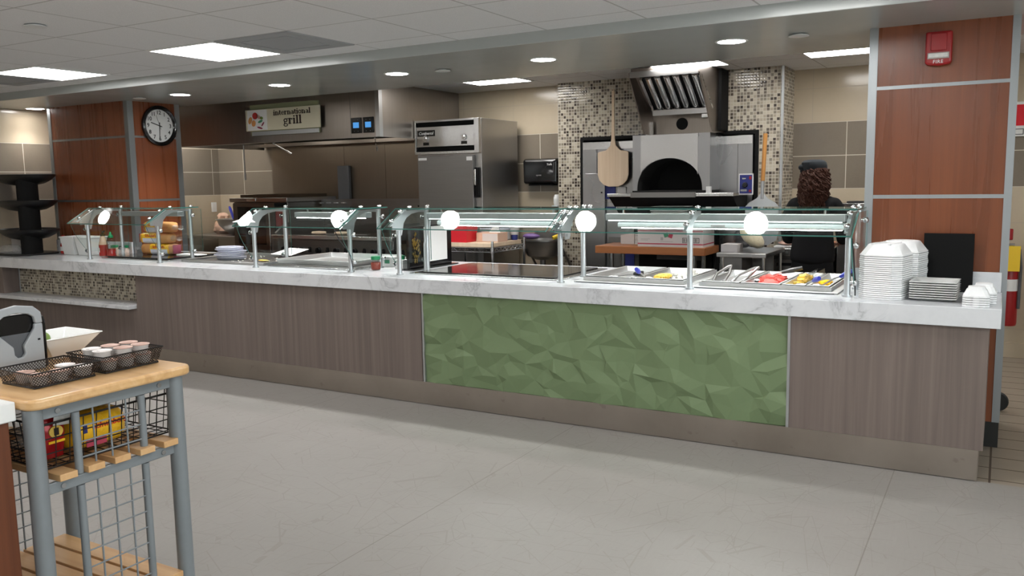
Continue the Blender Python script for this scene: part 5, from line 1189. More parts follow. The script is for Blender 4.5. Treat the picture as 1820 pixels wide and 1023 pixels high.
# cold plate with bread
cp = thing('cold_plate', 'dark flush cold plate with steel rim under the bread bags', 'cold plate', (-7.13, 0.62, CT + 0.001))
B(-7.595, -6.65, 0.30, 0.98, CT + 0.001, CT + 0.010).build('rim', M['steel_b'], cp, bevel=0.003)
B(-7.56, -6.70, 0.34, 0.94, CT + 0.0105, CT + 0.024).build('plate', M['ceramictop'], cp, bevel=0.004)
def bread_bag(x, y, z, rz, label, flip=1):
    t = thing('bread_bag', label, 'bread', (x, y, z), 'yellow bread bags stacked on the cold plate', rz)
    L, D, Hh = 0.44, 0.12, 0.105
    rings = []
    for u_, s_ in ((-0.5, 0.55), (-0.48, 0.88), (-0.42, 1.0), (0.30, 1.0), (0.42, 0.92), (0.48, 0.6), (0.50, 0.25)):
        ring = []
        for i in range(20):
            a = 2 * PI * i / 20
            ca, sa = cos(a), sin(a)
            ring.append((u_ * L * flip, D / 2 * s_ * math.copysign(abs(ca) ** 0.55, ca), Hh / 2 + Hh / 2 * s_ * math.copysign(abs(sa) ** 0.55, sa)))
        rings.append(ring)
    MB().loft(rings).build('loaf', M['bread'], t, local=True)
    def band(u0, u1, k, nm, mat, lo=0, hi=20):
        m = MB(); q = []
        for u_ in (u0, u1):
            q.append([(u_ * L * flip, D / 2 * k * math.copysign(abs(cos(a)) ** 0.55, cos(a)), Hh / 2 + Hh / 2 * k * math.copysign(abs(sin(a)) ** 0.55, sin(a))) for a in [2 * PI * i / 20 for i in range(20)]])
        for i in range(lo, hi): m.quad(q[0][i % 20], q[0][(i + 1) % 20], q[1][(i + 1) % 20], q[1][i % 20])
        return m.build(nm, M[mat], t, local=True)
    w = band(-0.40, 0.16, 1.03, 'wrapper', 'wrap'); w['label'] = 'yellow printed wrapper'
    band(-0.36, 0.14, 1.045, 'white_band', 'wrapwhite', 10, 14)
    cp_ = MB().loft([[(-0.505 * L * flip, D * 0.42 * ca_ , Hh / 2 + Hh * 0.40 * sa_) for ca_, sa_ in ((-1, -1), (1, -1), (1, 1), (-1, 1))], [(-0.515 * L * flip, D * 0.36 * ca_, Hh / 2 + Hh * 0.34 * sa_) for ca_, sa_ in ((-1, -1), (1, -1), (1, 1), (-1, 1))]])
    cp_.build('end_label', M['wrapmaroon'], t, local=True)
    tx = text_mb("Schwebel's", 0.036, 0.0006, 0.15, 0.0004).move((-0.1 * L * flip, -D / 2 * 1.05, Hh * 0.72)); tx.build('lettering', M['wraptext'], t, local=True)
    rings = []
    for u_, s_ in ((0.47, 0.6), (0.54, 0.3), (0.58, 0.16), (0.62, 0.34), (0.68, 0.5)):
        rings.append([(u_ * L * flip, D / 2 * s_ * cos(a) * (1 + .2 * (i % 2)), Hh / 2 + Hh / 2 * s_ * sin(a)) for i, a in enumerate([2 * PI * i / 12 for i in range(12)])])
    MB().loft(rings, cap=False).build('bag_tail', M['bag'], t, local=True)
    return t
z0 = CT + 0.025
bread_bag(-7.19, 0.66, z0, 0.10, 'yellow bread bag at the bottom of the stack of three', -1)
bread_bag(-7.20, 0.66, z0 + 0.107, 0.02, 'yellow bread bag in the middle of the stack of three')
bread_bag(-7.15, 0.66, z0 + 0.214, -0.04, 'yellow bread bag on top of the stack of three')

# ------------------------------------------------------------------ grill station: tray well with lids, paper, sheet pan
wl = thing('drop_in_well', 'shallow steel drop in well littered with crumbs left of the sheet pan', 'food well', (-6.0, 0.72, CT + 0.001))
B(-6.46, -5.48, 0.36, 1.10, CT + 0.001, CT + 0.006).build('liner', M['steel_d'], wl)
MB().frame([(-6.48, 0.33), (-5.445, 0.33), (-5.445, 1.13), (-6.48, 1.13)], [(-6.45, 0.36), (-5.475, 0.36), (-5.475, 1.10), (-6.45, 1.10)], 'z', CT + 0.001, CT + 0.024).build('rim', M['steel'], wl, bevel=0.003)
m = MB(); r_ = random.Random(5)
for i in range(46):
    x, y, s_ = r_.uniform(-6.3, -5.5), r_.uniform(0.40, 1.0), r_.uniform(0.004, 0.011)
    m.ball((x, y, CT + 0.006 + s_ * 0.5), s_, s_ * 0.8, s_ * 0.5, 6, 4)
cr = m.build('crumbs', M['rice'], wl); cr['kind'] = 'stuff'
for k, (x, y, w_) in enumerate(((-5.72, 0.60, 0.06), (-5.62, 0.80, 0.05))):
    solo(MB().ball((x, y, CT + 0.014), w_, 0.025, 0.0075, 12, 6), 'food_scrap', M['food_y'], ('larger' if k == 0 else 'smaller') + ' yellow food scrap in the well by the sheet pan', 'food', 'yellow food scraps', (x, y, CT + 0.0065))
NL = 7
for k in range(NL):
    zz = CT + 0.0065 + k * 0.017
    rr = 0.155 - 0.004 * abs(k - 2)
    m = MB().lathe([(rr * 0.9, 0.0), (rr, 0.006), (rr, 0.012), (rr * 0.86, 0.016), (rr * 0.80, 0.010), (0.001, 0.010)], (-6.20 + 0.012 * sin(k * 2.1), 0.66 + 0.01 * cos(k * 1.7), zz), 28, sy=0.8, cap=False)
    solo(m, 'clear_tray', M['lids'], 'cloudy clear plastic lid, %s of the pile left of the grill guard' % ORD[NL - 1 - k], 'container', 'clear plastic lids in a pile', (-6.20, 0.66, zz))
solo(MB().loft([[(-6.02, 0.98, CT + 0.03), (-5.70, 0.92, CT + 0.03), (-5.66, 1.12, CT + 0.075), (-5.98, 1.2, CT + 0.075)], [(-6.02, 0.98, CT + 0.032), (-5.70, 0.92, CT + 0.032), (-5.66, 1.12, CT + 0.077), (-5.98, 1.2, CT + 0.077)]]), 'paper_sheet', M['paper'], 'white paper sheet on the well rim right of the clear lids', 'paper', loc=(-5.85, 1.05, CT + 0.03))
solo(MB().box(-6.93, -6.64, 0.64, 0.76, CT + 0.0245, CT + 0.034), 'paper_card', M['paper'], 'flat white card on the cold plate right of the bread bags', 'paper', loc=(-6.785, 0.7, CT + 0.0245))
solo(B(-5.62, -4.62, 1.135, 1.245, CT + 0.001, CT + 0.026), 'bread_board', M['white'], 'white board along the back edge of the counter behind the sheet pan', 'board', loc=(-5.0, 1.19, CT + 0.001), bevel=0.003)
hw = thing('hot_well', 'flush steel hot well rim under the sheet pan', 'food well', (-4.95, 0.72, CT + 0.001))
MB().box(-5.362, -4.42, 0.30, 1.10, CT + 0.001, CT + 0.010).build('flange', M['steel_b'], hw, bevel=0.003)
MB().box(-5.35, -4.44, 0.34, 1.08, CT + 0.0105, CT + 0.018).build('raised_rim', M['steel'], hw, bevel=0.002)
shp = thing('sheet_pan', 'large shallow steel sheet pan under the middle sneeze guard', 'sheet pan', (-4.93, 0.72, CT + 0.019))
zb = CT + 0.019
def pan(m, x0, x1, y0, y1, zb, zt, fl=0.012, t_=0.003, taper=0.012):
    o = [(x0 + taper, y0 + taper, zb), (x1 - taper, y0 + taper, zb), (x1 - taper, y1 - taper, zb), (x0 + taper, y1 - taper, zb)]
    def R(i, z): return [(x0 + i, y0 + i, z), (x1 - i, y0 + i, z), (x1 - i, y1 - i, z), (x0 + i, y1 - i, z)]
    return m.loft([o, R(0, zt - 0.003), R(-fl, zt - 0.003), R(-fl, zt), R(t_, zt), R(taper + t_, zb + t_)])
pan(MB(), -5.33, -4.53, 0.37, 1.06, zb, zb + 0.042).build('pan', M['pansteel'], shp, bevel=0.002)
fj = bottle('pepper_flake_jar', -4.280, 0.40, [(0.030, 0), (0.038, 0.006), (0.042, 0.04), (0.040, 0.062), (0.031, 0.074), (0.031, 0.082)], 'clearp', [(0.036, 0.0825), (0.037, 0.085), (0.037, 0.108), (0.034, 0.11)], 'greenlid', 'glass jar of red pepper flakes with green lid on the counter', 'jar', band=([(0.001, 0.004), (0.034, 0.005), (0.039, 0.04), (0.037, 0.062), (0.001, 0.063)], 'flakes'))
for (x, y, w_, h_, lab) in ((-4.33, 0.66, 0.085, 0.085, 'small white carton behind the red pepper flake jar'), (-4.14, 0.56, 0.05, 0.075, 'narrow white container with green top beside the menu board')):
    t = thing('small_carton', lab, 'carton', (x, y, CT + 0.001))
    B(x - w_, x + w_ * 0.6, y - 0.035, y + 0.035, CT + 0.001, CT + h_).build('box', M['white'], t, bevel=0.003)
    if h_ < 0.08: MB().cyl((x - 0.01, y, CT + h_), (x - 0.01, y, CT + h_ + 0.03), 0.03, n=16).build('cap', M['greenlid'], t)
    else: B(x - 0.04, x + 0.01, y - 0.0365, y - 0.0351, CT + 0.03, CT + 0.06).build('printed_mark', M['gprint'], t)
mb_ = thing('menu_stand', 'black menu board with gold print and a white paper left of the hot plate', 'menu board', (-4.02, 0.78, CT + 0.001))
MB().box(-4.02, -3.995, 0.46, 1.05, CT + 0.012, CT + 0.34).build('board', M['blackgloss'], mb_, bevel=0.002)
B(-4.07, -3.94, 0.44, 1.07, CT + 0.001, CT + 0.0115).build('foot', M['blackgloss'], mb_, bevel=0.003)
B(-3.9945, -3.992, 0.66, 0.98, CT + 0.05, CT + 0.33).build('paper', M['paper'], mb_)
m = MB(); r_ = random.Random(11)
for i in range(70):
    z_ = CT + 0.06 + r_.uniform(0, 0.23); c_ = 0.555 + r_.uniform(-0.05, 0.05); w_ = r_.uniform(0.004, 0.016)
    if abs(z_ - CT - 0.18) > 0.06 and abs(c_ - 0.555) > 0.03: continue
    m.box(-3.9945, -3.9925, c_ - w_, c_ + w_, z_, z_ + 0.0025).box(-3.9945, -3.9925, c_ - 0.0015, c_ + 0.0015, z_ - 0.012, z_ + 0.012)
m.build('gold_print', M['gold'], mb_)
solo(MB().tube([(-3.862, 0.48, CT + 0.001), (-3.862, 0.48, CT + 0.21), (-3.855, 0.49, CT + 0.26), (-3.83, 0.50, CT + 0.32), (-3.822, 0.505, CT + 0.39)], 0.008, 8), 'conduit', M['alu'], 'thin bent metal conduit in front of the menu board paper', 'conduit', loc=(-3.862, 0.48, CT + 0.001))

# ------------------------------------------------------------------ hot plate
hp = thing('hot_plate', 'black glass hot plate with white frame under the third sneeze guard', 'hot plate', (-3.2, 0.70, CT + 0.001))
B(-3.86, -2.60, 0.275, 1.10, CT + 0.001, CT + 0.007).build('frame', M['steel_b'], hp, bevel=0.002)
B(-3.80, -2.66, 0.325, 1.06, CT + 0.0075, CT + 0.016).build('glass_plate', M['ceramictop'], hp, bevel=0.003)

# ------------------------------------------------------------------ steam wells with pans
def well(x0, x1, label):
    t = thing('steam_well', label, 'steam table', ((x0 + x1) / 2, 0.66, CT + 0.001), 'drop in steam wells')
    MB().frame([(x0, 0.262), (x1, 0.262), (x1, 1.09), (x0, 1.09)], [(x0 + 0.05, 0.31), (x1 - 0.05, 0.31), (x1 - 0.05, 1.04), (x0 + 0.05, 1.04)], 'z', CT + 0.001, CT + 0.009).build('flange', M['pansteel'], t, bevel=0.002)
    MB().frame([(x0 + 0.045, 0.315), (x1 - 0.045, 0.315), (x1 - 0.045, 1.045), (x0 + 0.045, 1.045)], [(x0 + 0.052, 0.322), (x1 - 0.052, 0.322), (x1 - 0.052, 1.038), (x0 + 0.052, 1.038)], 'z', CT + 0.0095, CT + 0.034).build('raised_rim', M['pansteel'], t)
    B(x0 + 0.02, x1 - 0.02, 0.252, 0.2615, CT + 0.001, CT + 0.006).build('gasket', M['greydk'], t)
    return t
well(-2.48, -1.69, 'steam well holding the two left food pans')
well(-1.68, -0.80, 'steam well holding the right food pans')
# holes through the slab are hidden under the pans, so the pans sit on top as shallow inserts
def food_pan(x0, x1, y0, y1, label, depth=0.028):
    t = thing('food_pan', label, 'food pan', ((x0 + x1) / 2, (y0 + y1) / 2, CT + 0.0015), 'steel food pans in the steam wells')
    pan(MB(), x0 + 0.014, x1 - 0.014, y0 + 0.014, y1 - 0.014, CT + 0.0015, CT + 0.040, 0.012, 0.002, 0.016).build('pan', M['pansteel'], t, bevel=0.002)
    return t
XS = [(-2.425, -2.10), (-2.09, -1.745), (-1.625, -1.385), (-1.38, -1.14), (-1.135, -0.995), (-0.99, -0.855)]
food_pan(*XS[0], 0.325, 1.035, 'empty steel food pan nearest the hot plate')
food_pan(*XS[1], 0.325, 1.035, 'steel food pan with white rice and a blue handled spoon')
food_pan(*XS[2], 0.325, 1.035, 'steel food pan with tongs just right of the middle guard post')
food_pan(*XS[3], 0.325, 1.035, 'steel food pan with red diced food')
food_pan(*XS[4], 0.325, 1.035, 'narrow steel food pan with golden fried food')
food_pan(*XS[5], 0.325, 1.035, 'narrow steel food pan at the far right with yellow food')
def mound(name, x, y, rx, ry, h, mat, label, cat='food'):
    m = MB(); r_ = random.Random(int(abs(x) * 1000))
    m.ball((x, y, CT + 0.006), rx, ry, h, 18, 8, 0.0, 1.0)
    for i in range(60):
        a, q = r_.uniform(0, 2 * PI), r_.uniform(0, 0.9) ** 0.5
        px, py_ = x + rx * q * cos(a), y + ry * q * sin(a)
        pz = CT + 0.006 + h * math.sqrt(max(0, 1 - q * q))
        s_ = r_.uniform(0.008, 0.016)
        m.obox((px, py_, pz), (s_, s_ * r_.uniform(-.5, .5), 0), (-s_ * r_.uniform(-.5, .5), s_ * 0.8, 0), (0, 0, s_ * 0.6))
    o = solo(m, name, M[mat], label, cat, loc=(x, y, CT + 0.006)); o['kind'] = 'stuff'
    return o
mound('rice_heap', -1.845, 0.66, 0.055, 0.20, 0.062, 'rice', 'heap of white rice at the right side of the second pan')
mound('fried_pieces', -1.985, 0.62, 0.04, 0.10, 0.026, 'food_y', 'small golden pieces in the pan with the rice')
mound('diced_tomato', -1.26, 0.66, 0.08, 0.20, 0.042, 'food_r', 'red diced food in the pan under the black handled spoon')
mound('golden_fries', -1.065, 0.66, 0.03, 0.20, 0.056, 'food_y', 'golden fried food in the narrow pan')
mound('yellow_corn', -0.925, 0.60, 0.03, 0.14, 0.026, 'wrap', 'bright yellow food in the far right pan')
def utensil(label, x, y, a, hm, L=0.20, up=0.10, name='serving_spoon'):
    t = thing(name, label, 'utensil', (x, y, CT + 0.012))
    d = Vector((cos(a), sin(a), 0)); b = Vector((x, y, CT + 0.03))
    MB().tube([b + d * 0.02, b + d * 0.09 + Vector((0, 0, up * 0.45)), b + d * 0.13 + Vector((0, 0, up * 0.6))], [0.004, 0.006, 0.006], 8).build('shaft', M['steel'], t)
    MB().tube([b + d * 0.13 + Vector((0, 0, up * 0.6)), b + d * (0.13 + L * 0.22) + Vector((0, 0, up * 0.8)), b + d * (0.13 + L * 0.42) + Vector((0, 0, up))], [0.010, 0.017, 0.012], 10).build('handle', M[hm], t)
    MB().ball(b + d * -0.02 + Vector((0, 0, -0.005)), 0.035, 0.028, 0.012, 14, 6).build('scoop', M['steel'], t)
    return t
utensil('blue handled spoon standing in the pan with the rice', -2.03, 0.44, -PI / 2, 'blue', 0.14, 0.075)
utensil('blue handled spoon between the golden fries and the clear cover', -1.03, 0.43, -0.9, 'blue', 0.16, 0.06)
utensil('blue handled spoon rising from the far right pan', -0.935, 0.45, -0.35, 'blue', 0.18, 0.10)
utensil('black handled spoon lying across the red diced food', -1.33, 0.62, 0.25, 'black', 0.30, 0.075)
utensil('short black handled ladle lying in the empty pan', -2.26, 0.46, 0.0, 'black', 0.16, 0.03, 'ladle')
def tongs(x, y, a, label):
    t = thing('tongs', label, 'tongs', (x, y, CT + 0.008), 'steel tongs in the food pans')
    d = Vector((cos(a), sin(a), 0)); q = Vector((-d.y, d.x, 0)); b = Vector((x, y, CT + 0.02))
    for s_ in (-1, 1):
        MB().tube([b + q * (0.035 * s_), b + d * 0.08 + q * (0.04 * s_) + Vector((0, 0, 0.04)), b + d * 0.20 + q * (0.012 * s_) + Vector((0, 0, 0.075)), b + d * 0.24 + Vector((0, 0, 0.08))], [0.013, 0.009, 0.009, 0.007], 8).build('arm', M['steel'], t)
    return t
tongs(-1.56, 0.48, 1.5, 'steel tongs in the pan right of the middle post')
tongs(-1.44, 0.46, 1.2, 'steel tongs leaning to the red diced food')
cvr = solo(MB().prism([(-1.04, CT + 0.041), (-0.98, CT + 0.041), (-0.985, CT + 0.085), (-1.025, CT + 0.085)], 'y', 0.5, 0.9), 'pan_cover', M['clearp'], 'small clear cover between the two narrow pans', 'cover', loc=(-1.01, 0.7, CT + 0.041))

# ------------------------------------------------------------------ right end: takeout containers, plates, board
def clamshell(x0, x1, y0, y1, hinge, h, rim, ch):
    """an open hinged foam container turned upside down: two domed trays joined by a hinge"""
    m = MB()
    def oct_(xa, xb, ya, yb, c, i, z):
        xa, xb, ya, yb = xa + i, xb - i, ya + i, yb - i
        return [(xa + c, ya, z), (xb - c, ya, z), (xb, ya + c, z), (xb, yb - c, z), (xb - c, yb, z), (xa + c, yb, z), (xa, yb - c, z), (xa, ya + c, z)]
    ym = (y0 + y1) / 2
    for ya, yb in ((y0, ym - hinge), (ym + hinge, y1)):
        m.loft([oct_(x0, x1, ya, yb, ch, 0.0, 0.0), oct_(x0, x1, ya, yb, ch, 0.0, rim), oct_(x0, x1, ya, yb, ch, 0.004, rim), oct_(x0, x1, ya, yb, ch, 0.036, h), ], cap=True)
    m.box(x0 + 0.03, x1 - 0.03, ym - hinge, ym + hinge, 0.001, 0.004)
    return m
NB = 22
base = clamshell(-0.115, 0.115, -0.26, 0.26, 0.004, 0.0128, 0.0088, 0.042)
first = None
for k in range(NB):
    zz = CT + 0.001 + k * 0.0112
    lab = 'large white foam takeout container, %s of the tall stack' % ORD[NB - 1 - k] if NB - 1 - k < len(ORD) else 'x'
    if k < NB - 1:
        if first is None:
            first = base.build('takeout_container', M['foam'], None)
            first['category'] = 'container'; first['group'] = 'large foam takeout containers in the tall stack'
            o = first
        else:
            o = first.copy(); COL.objects.link(o)
        o['label'] = lab; o.location = (-0.523 + 0.002 * sin(k * 1.3), 0.395 + 0.002 * cos(k * 1.7), zz); o.rotation_euler = (0, 0, -0.22)
    else:
        m = MB()
        def oct_(xa, xb, ya, yb, c, i, z):
            xa, xb, ya, yb = xa + i, xb - i, ya + i, yb - i
            return [(xa + c, ya, z), (xb - c, ya, z), (xb, ya + c, z), (xb, yb - c, z), (xb - c, yb, z), (xa + c, yb, z), (xa, yb - c, z), (xa, ya + c, z)]
        for ya, yb in ((-0.26, -0.004), (0.004, 0.26)):
            m.loft([oct_(-0.115, 0.115, ya, yb, 0.042, 0, 0), oct_(-0.115, 0.115, ya, yb, 0.042, 0, 0.009), oct_(-0.115, 0.115, ya, yb, 0.042, 0.003, 0.0095), oct_(-0.115, 0.115, ya, yb, 0.042, 0.034, 0.062), oct_(-0.115, 0.115, ya, yb, 0.042, 0.040, 0.066)])
            if ya < -0.1:
                m.box(-0.05, -0.034, ya + 0.035, yb - 0.03, 0.062, 0.069).box(0.034, 0.05, ya + 0.035, yb - 0.03, 0.062, 0.069)
        m.box(-0.06, 0.06, -0.004, 0.004, 0.002, 0.006)
        o = solo(m, 'takeout_container', M['foam'], 'large white foam takeout container on top of the tall stack', 'container', 'large foam takeout containers in the tall stack', bevel=0.003)
        o.location = (-0.523, 0.395, zz); o.rotation_euler = (0, 0, -0.22)
NPL = 8
pm = MB().loft([[(-a, -a, z), (a, -a, z), (a, a, z), (-a, a, z)] for a, z in ((0.075, 0.0), (0.112, 0.014), (0.116, 0.0145), (0.116, 0.0185), (0.110, 0.0185), (0.072, 0.005))])
p0 = None
for k in range(NPL):
    zz = CT + 0.001 + k * 0.0125
    if p0 is None:
        p0 = pm.build('square_plate', M['china'], None, bevel=0.002); p0['category'] = 'plate'; p0['group'] = 'square plates stacked at the counter end'; o = p0
    else:
        o = p0.copy(); COL.objects.link(o)
    o['label'] = 'square white plate, %s of the stack at the right counter end' % ORD[NPL - 1 - k]
    o.location = (-0.302, 0.275, zz); o.rotation_euler = (0, 0, 0.012 * sin(k * 2.3) - 0.04)
def small_clam(top):
    m = MB()
    def oc(i, z, c=0.016): 
        xa, xb, ya, yb = -0.062 + i, 0.062 - i, -0.065 + i, 0.065 - i
        return [(xa + c, ya, z), (xb - c, ya, z), (xb, ya + c, z), (xb, yb - c, z), (xb - c, yb, z), (xa + c, yb, z), (xa, yb - c, z), (xa, ya + c, z)]
    if top:
        m.loft([oc(0, 0), oc(0, 0.009), oc(0.003, 0.0095), oc(0.016, 0.038), oc(0.020, 0.040), oc(0.023, 0.052), oc(0.026, 0.054)])
    else:
        m.loft([oc(0, 0), oc(0, 0.0085), oc(0.004, 0.0085), oc(0.012, 0.0112)])
    m.box(-0.014, 0.014, -0.074, -0.062, 0.0, 0.010)
    return m
NS = 5
for ys, nm in ((0.10, 'front'), (0.255, 'rear')):
    c0 = None
    for k in range(NS):
        zz = CT + 0.001 + k * 0.0116
        o = small_clam(k == NS - 1).build('small_container', M['foam'], None, bevel=0.0015 if k == NS - 1 else 0)
        o['category'] = 'container'; o['group'] = 'small foam containers at the counter end'
        o['label'] = 'small white foam container, %s of the %s short stack at the counter corner' % (ORD[NS - 1 - k], nm)
        o.location = (-0.098 + (0.0 if nm == 'front' else 0.03), ys, zz)
bbz = thing('black_board', 'plain black square board standing against the marble backsplash', 'board', (-0.27, 0.655, CT + 0.001))
m = MB().box(-0.392, -0.132, 0.640, 0.652, CT + 0.001, CT + 0.338); m.build('panel', M['matblack'], bbz, bevel=0.002)
B(-0.36, -0.16, 0.653, 0.685, CT + 0.001, CT + 0.02).build('easel_foot', M['matblack'], bbz)
# ------------------------------------------------------------------ utility cart at the near left
TZ = 0.95
ct = thing('utility_cart', 'grey metal utility cart with butcher block top at the near left', 'cart', (-2.92, -3.1, 0))
cx0, cx1, cy0, cy1 = -3.36, -2.528, -3.424, -2.815
m = MB()
c_ = 0.045
poly = []
for (px, py), a0 in (((cx1 - c_, cy0 + c_), -90), ((cx1 - c_, cy1 - c_), 0), ((cx0 + c_, cy1 - c_), 90), ((cx0 + c_, cy0 + c_), 180)):
    for i in range(5): poly.append((px + c_ * cos(math.radians(a0 + i * 22.5)), py + c_ * sin(math.radians(a0 + i * 22.5))))
MB().prism(poly, 'z', TZ - 0.034, TZ).build('butcher_block_top', M['butcher'], ct, bevel=0.009, seg=3)
lx0, lx1, ly0, ly1 = -3.262, -2.578, -3.390, -2.868
for x in (lx0, lx1):
    for y in (ly0, ly1):
        lg = MB().cyl((x, y, 0.09), (x, y, TZ - 0.035), 0.029, n=28).build('leg', M['cart'], ct)
        MB().cyl((x - 0.014, y, 0.045), (x + 0.014, y, 0.045), 0.044, n=20).build('caster', M['rubber'], lg)
def rail(y0, y1, x, z, h=0.034):
    r = B(x - 0.006, x + 0.010, y0, y1, z - h / 2, z + h / 2).build('side_rail', M['cart'], ct, bevel=0.003)
    for y in (y0 + 0.055, y1 - 0.055):
        MB().cyl((x + 0.010, y, z), (x + 0.015, y, z), 0.0085, n=12).build('bolt', M['bolt'], r)
for x, sgn in ((lx1, 1), (lx0, -1)):
    rail(ly0 + 0.018, ly1 - 0.018, x, TZ - 0.056, 0.040)
    rail(ly0 + 0.018, ly1 - 0.018, x, 0.648, 0.036)
    rail(ly0 + 0.018, ly1 - 0.018, x, 0.150, 0.036)
    for y in (-3.252, -3.008):
        for za, zb in ((0.668, TZ - 0.077), (0.168, 0.629)):
            MB().cyl((x, y, za), (x, y, zb), 0.013, n=16).build('baluster', M['cart'], ct)
    m = MB()
    for i in range(1, 4):
        y = -3.252 + 0.244 * i / 4
        m.cyl((x, y, 0.168), (x, y, 0.630), 0.0033, n=8).cyl((x, y, 0.667), (x, y, TZ - 0.077), 0.0033, n=8)
    for i in range(1, 9):
        z = 0.168 + i * 0.0575
        if z < 0.62: m.cyl((x + 0.004, -3.252, z), (x + 0.004, -3.008, z), 0.0028, n=8)
    for i in range(1, 4): m.cyl((x + 0.004, -3.252, 0.667 + i * 0.0515), (x + 0.004, -3.008, 0.667 + i * 0.0515), 0.0028, n=8)
    m.build('wire_grid', M['cart'], ct)
for i in range(5):
    y = -3.335 + i * 0.097
    B(lx0 + 0.0, lx1 + 0.028, y, y + 0.060, 0.667, 0.690).build('middle_slat', M['slat'], ct, bevel=0.002)
for i in range(5):
    y = -3.352 + i * 0.093
    B(lx0 - 0.01, lx1 + 0.024, y, y + 0.080, 0.169, 0.190).build('lower_slat', M['slat'], ct, bevel=0.002)

# counter block beside the cart
cbk = thing('condiment_counter', 'brown wood counter with white top at the left frame edge', 'counter', (-3.2, -4.6, 0))
B(-3.72, -2.612, -6.0, -3.445, 0.0, 0.886).build('wood_body', M['cherry_y'], cbk, bevel=0.003)
B(-3.75, -2.590, -6.0, -3.432, 0.887, 0.947).build('white_top', M['white'], cbk, bevel=0.004)

# napkin dispenser
nd = thing('napkin_dispenser', 'grey and black napkin dispenser on the butcher block cart', 'napkin dispenser', (-3.03, -3.19, TZ + 0.001))
ny0, ny1, nz0 = -3.285, -3.10, TZ + 0.001
def arch_poly(y0, y1, z0, zs, zt, n=12):
    p = [(y0, z0), (y1, z0), (y1, zs)]
    w_ = (y1 - y0) / 2; cm = (y0 + y1) / 2
    for i in range(1, n):
        a = PI * i / n
        p.append((cm + w_ * (abs(cos(a)) ** 0.45) * (1 if cos(a) > 0 else -1), zs + (zt - zs) * sin(a) ** 0.7))
    return p + [(y0, zs)]
MB().prism(arch_poly(ny0 + 0.005, ny1 + 0.022, nz0, nz0 + 0.155, nz0 + 0.205), 'x', -3.10, -2.985).build('body', M['blackgloss'], nd, bevel=0.006)
out = [(ny0, nz0 + 0.012), (ny1, nz0 + 0.012), (ny1, nz0 + 0.17), (ny1 - 0.012, nz0 + 0.206), (ny1 - 0.045, nz0 + 0.224), (-3.195, nz0 + 0.230), (ny0 + 0.045, nz0 + 0.224), (ny0 + 0.012, nz0 + 0.206), (ny0, nz0 + 0.17)]
# faceplate: lower body with a V cut and thumb notch, plus an arch over the opening
vp = [(ny0, nz0), (ny1, nz0), (ny1, nz0 + 0.165), (ny1 - 0.028, nz0 + 0.165), (ny1 - 0.030, nz0 + 0.150), (-3.172, nz0 + 0.092), (-3.168, nz0 + 0.064), (-3.180, nz0 + 0.052), (-3.196, nz0 + 0.052), (-3.206, nz0 + 0.064), (-3.208, nz0 + 0.092), (ny0 + 0.020, nz0 + 0.150), (ny0 + 0.018, nz0 + 0.165), (ny0, nz0 + 0.165)]
MB().prism(vp, 'x', -2.984, -2.968).build('faceplate', M['grey'], nd, bevel=0.004)
o_ = [(ny1, nz0 + 0.1655), (ny1 - 0.004, nz0 + 0.205), (ny1 - 0.03, nz0 + 0.228), (-3.19, nz0 + 0.238), (ny0 + 0.03, nz0 + 0.228), (ny0 + 0.004, nz0 + 0.205), (ny0, nz0 + 0.1655)]
i_ = [(ny1 - 0.026, nz0 + 0.1655), (ny1 - 0.030, nz0 + 0.190), (ny1 - 0.05, nz0 + 0.203), (-3.19, nz0 + 0.210), (ny0 + 0.05, nz0 + 0.203), (ny0 + 0.030, nz0 + 0.190), (ny0 + 0.022, nz0 + 0.1655)]
MB().prism(o_ + i_[::-1], 'x', -2.984, -2.966).build('faceplate_arch', M['grey'], nd, bevel=0.004)
B(-2.989, -2.9845, ny0 + 0.03, ny1 - 0.03, nz0 + 0.04, nz0 + 0.135).build('napkins', M['greydk'], nd)
B(-2.968, -2.966, ny1 - 0.022, ny1 - 0.014, nz0 + 0.105, nz0 + 0.111).build('lock', M['matblack'], nd)

# square bowl with lime
sqb = thing('square_bowl', 'flared square white bowl behind the napkin dispenser', 'bowl', (-3.10, -2.965, TZ + 0.001))
MB().loft([[(-3.115 + sx_ * a, -2.965 + sy_ * a, TZ + 0.001 + z) for sx_, sy_ in ((-1, -1), (1, -1), (1, 1), (-1, 1))] for a, z in ((0.045, 0.0), (0.112, 0.088), (0.117, 0.088), (0.117, 0.093), (0.108, 0.093), (0.042, 0.006))]).build('shell', M['china'], sqb, bevel=0.003)
solo(MB().ball((-3.165, -2.99, TZ + 0.074), 0.034, 0.028, 0.026), 'lime', M['lime'], 'green lime in the square white bowl', 'lime', loc=(-3.165, -2.99, TZ + 0.048))
solo(MB().ball((-3.09, -2.965, TZ + 0.055), 0.04, 0.05, 0.02), 'white_packets', M['paper'], 'white packets lying in the square bowl', 'packet', loc=(-3.09, -2.965, TZ + 0.035))

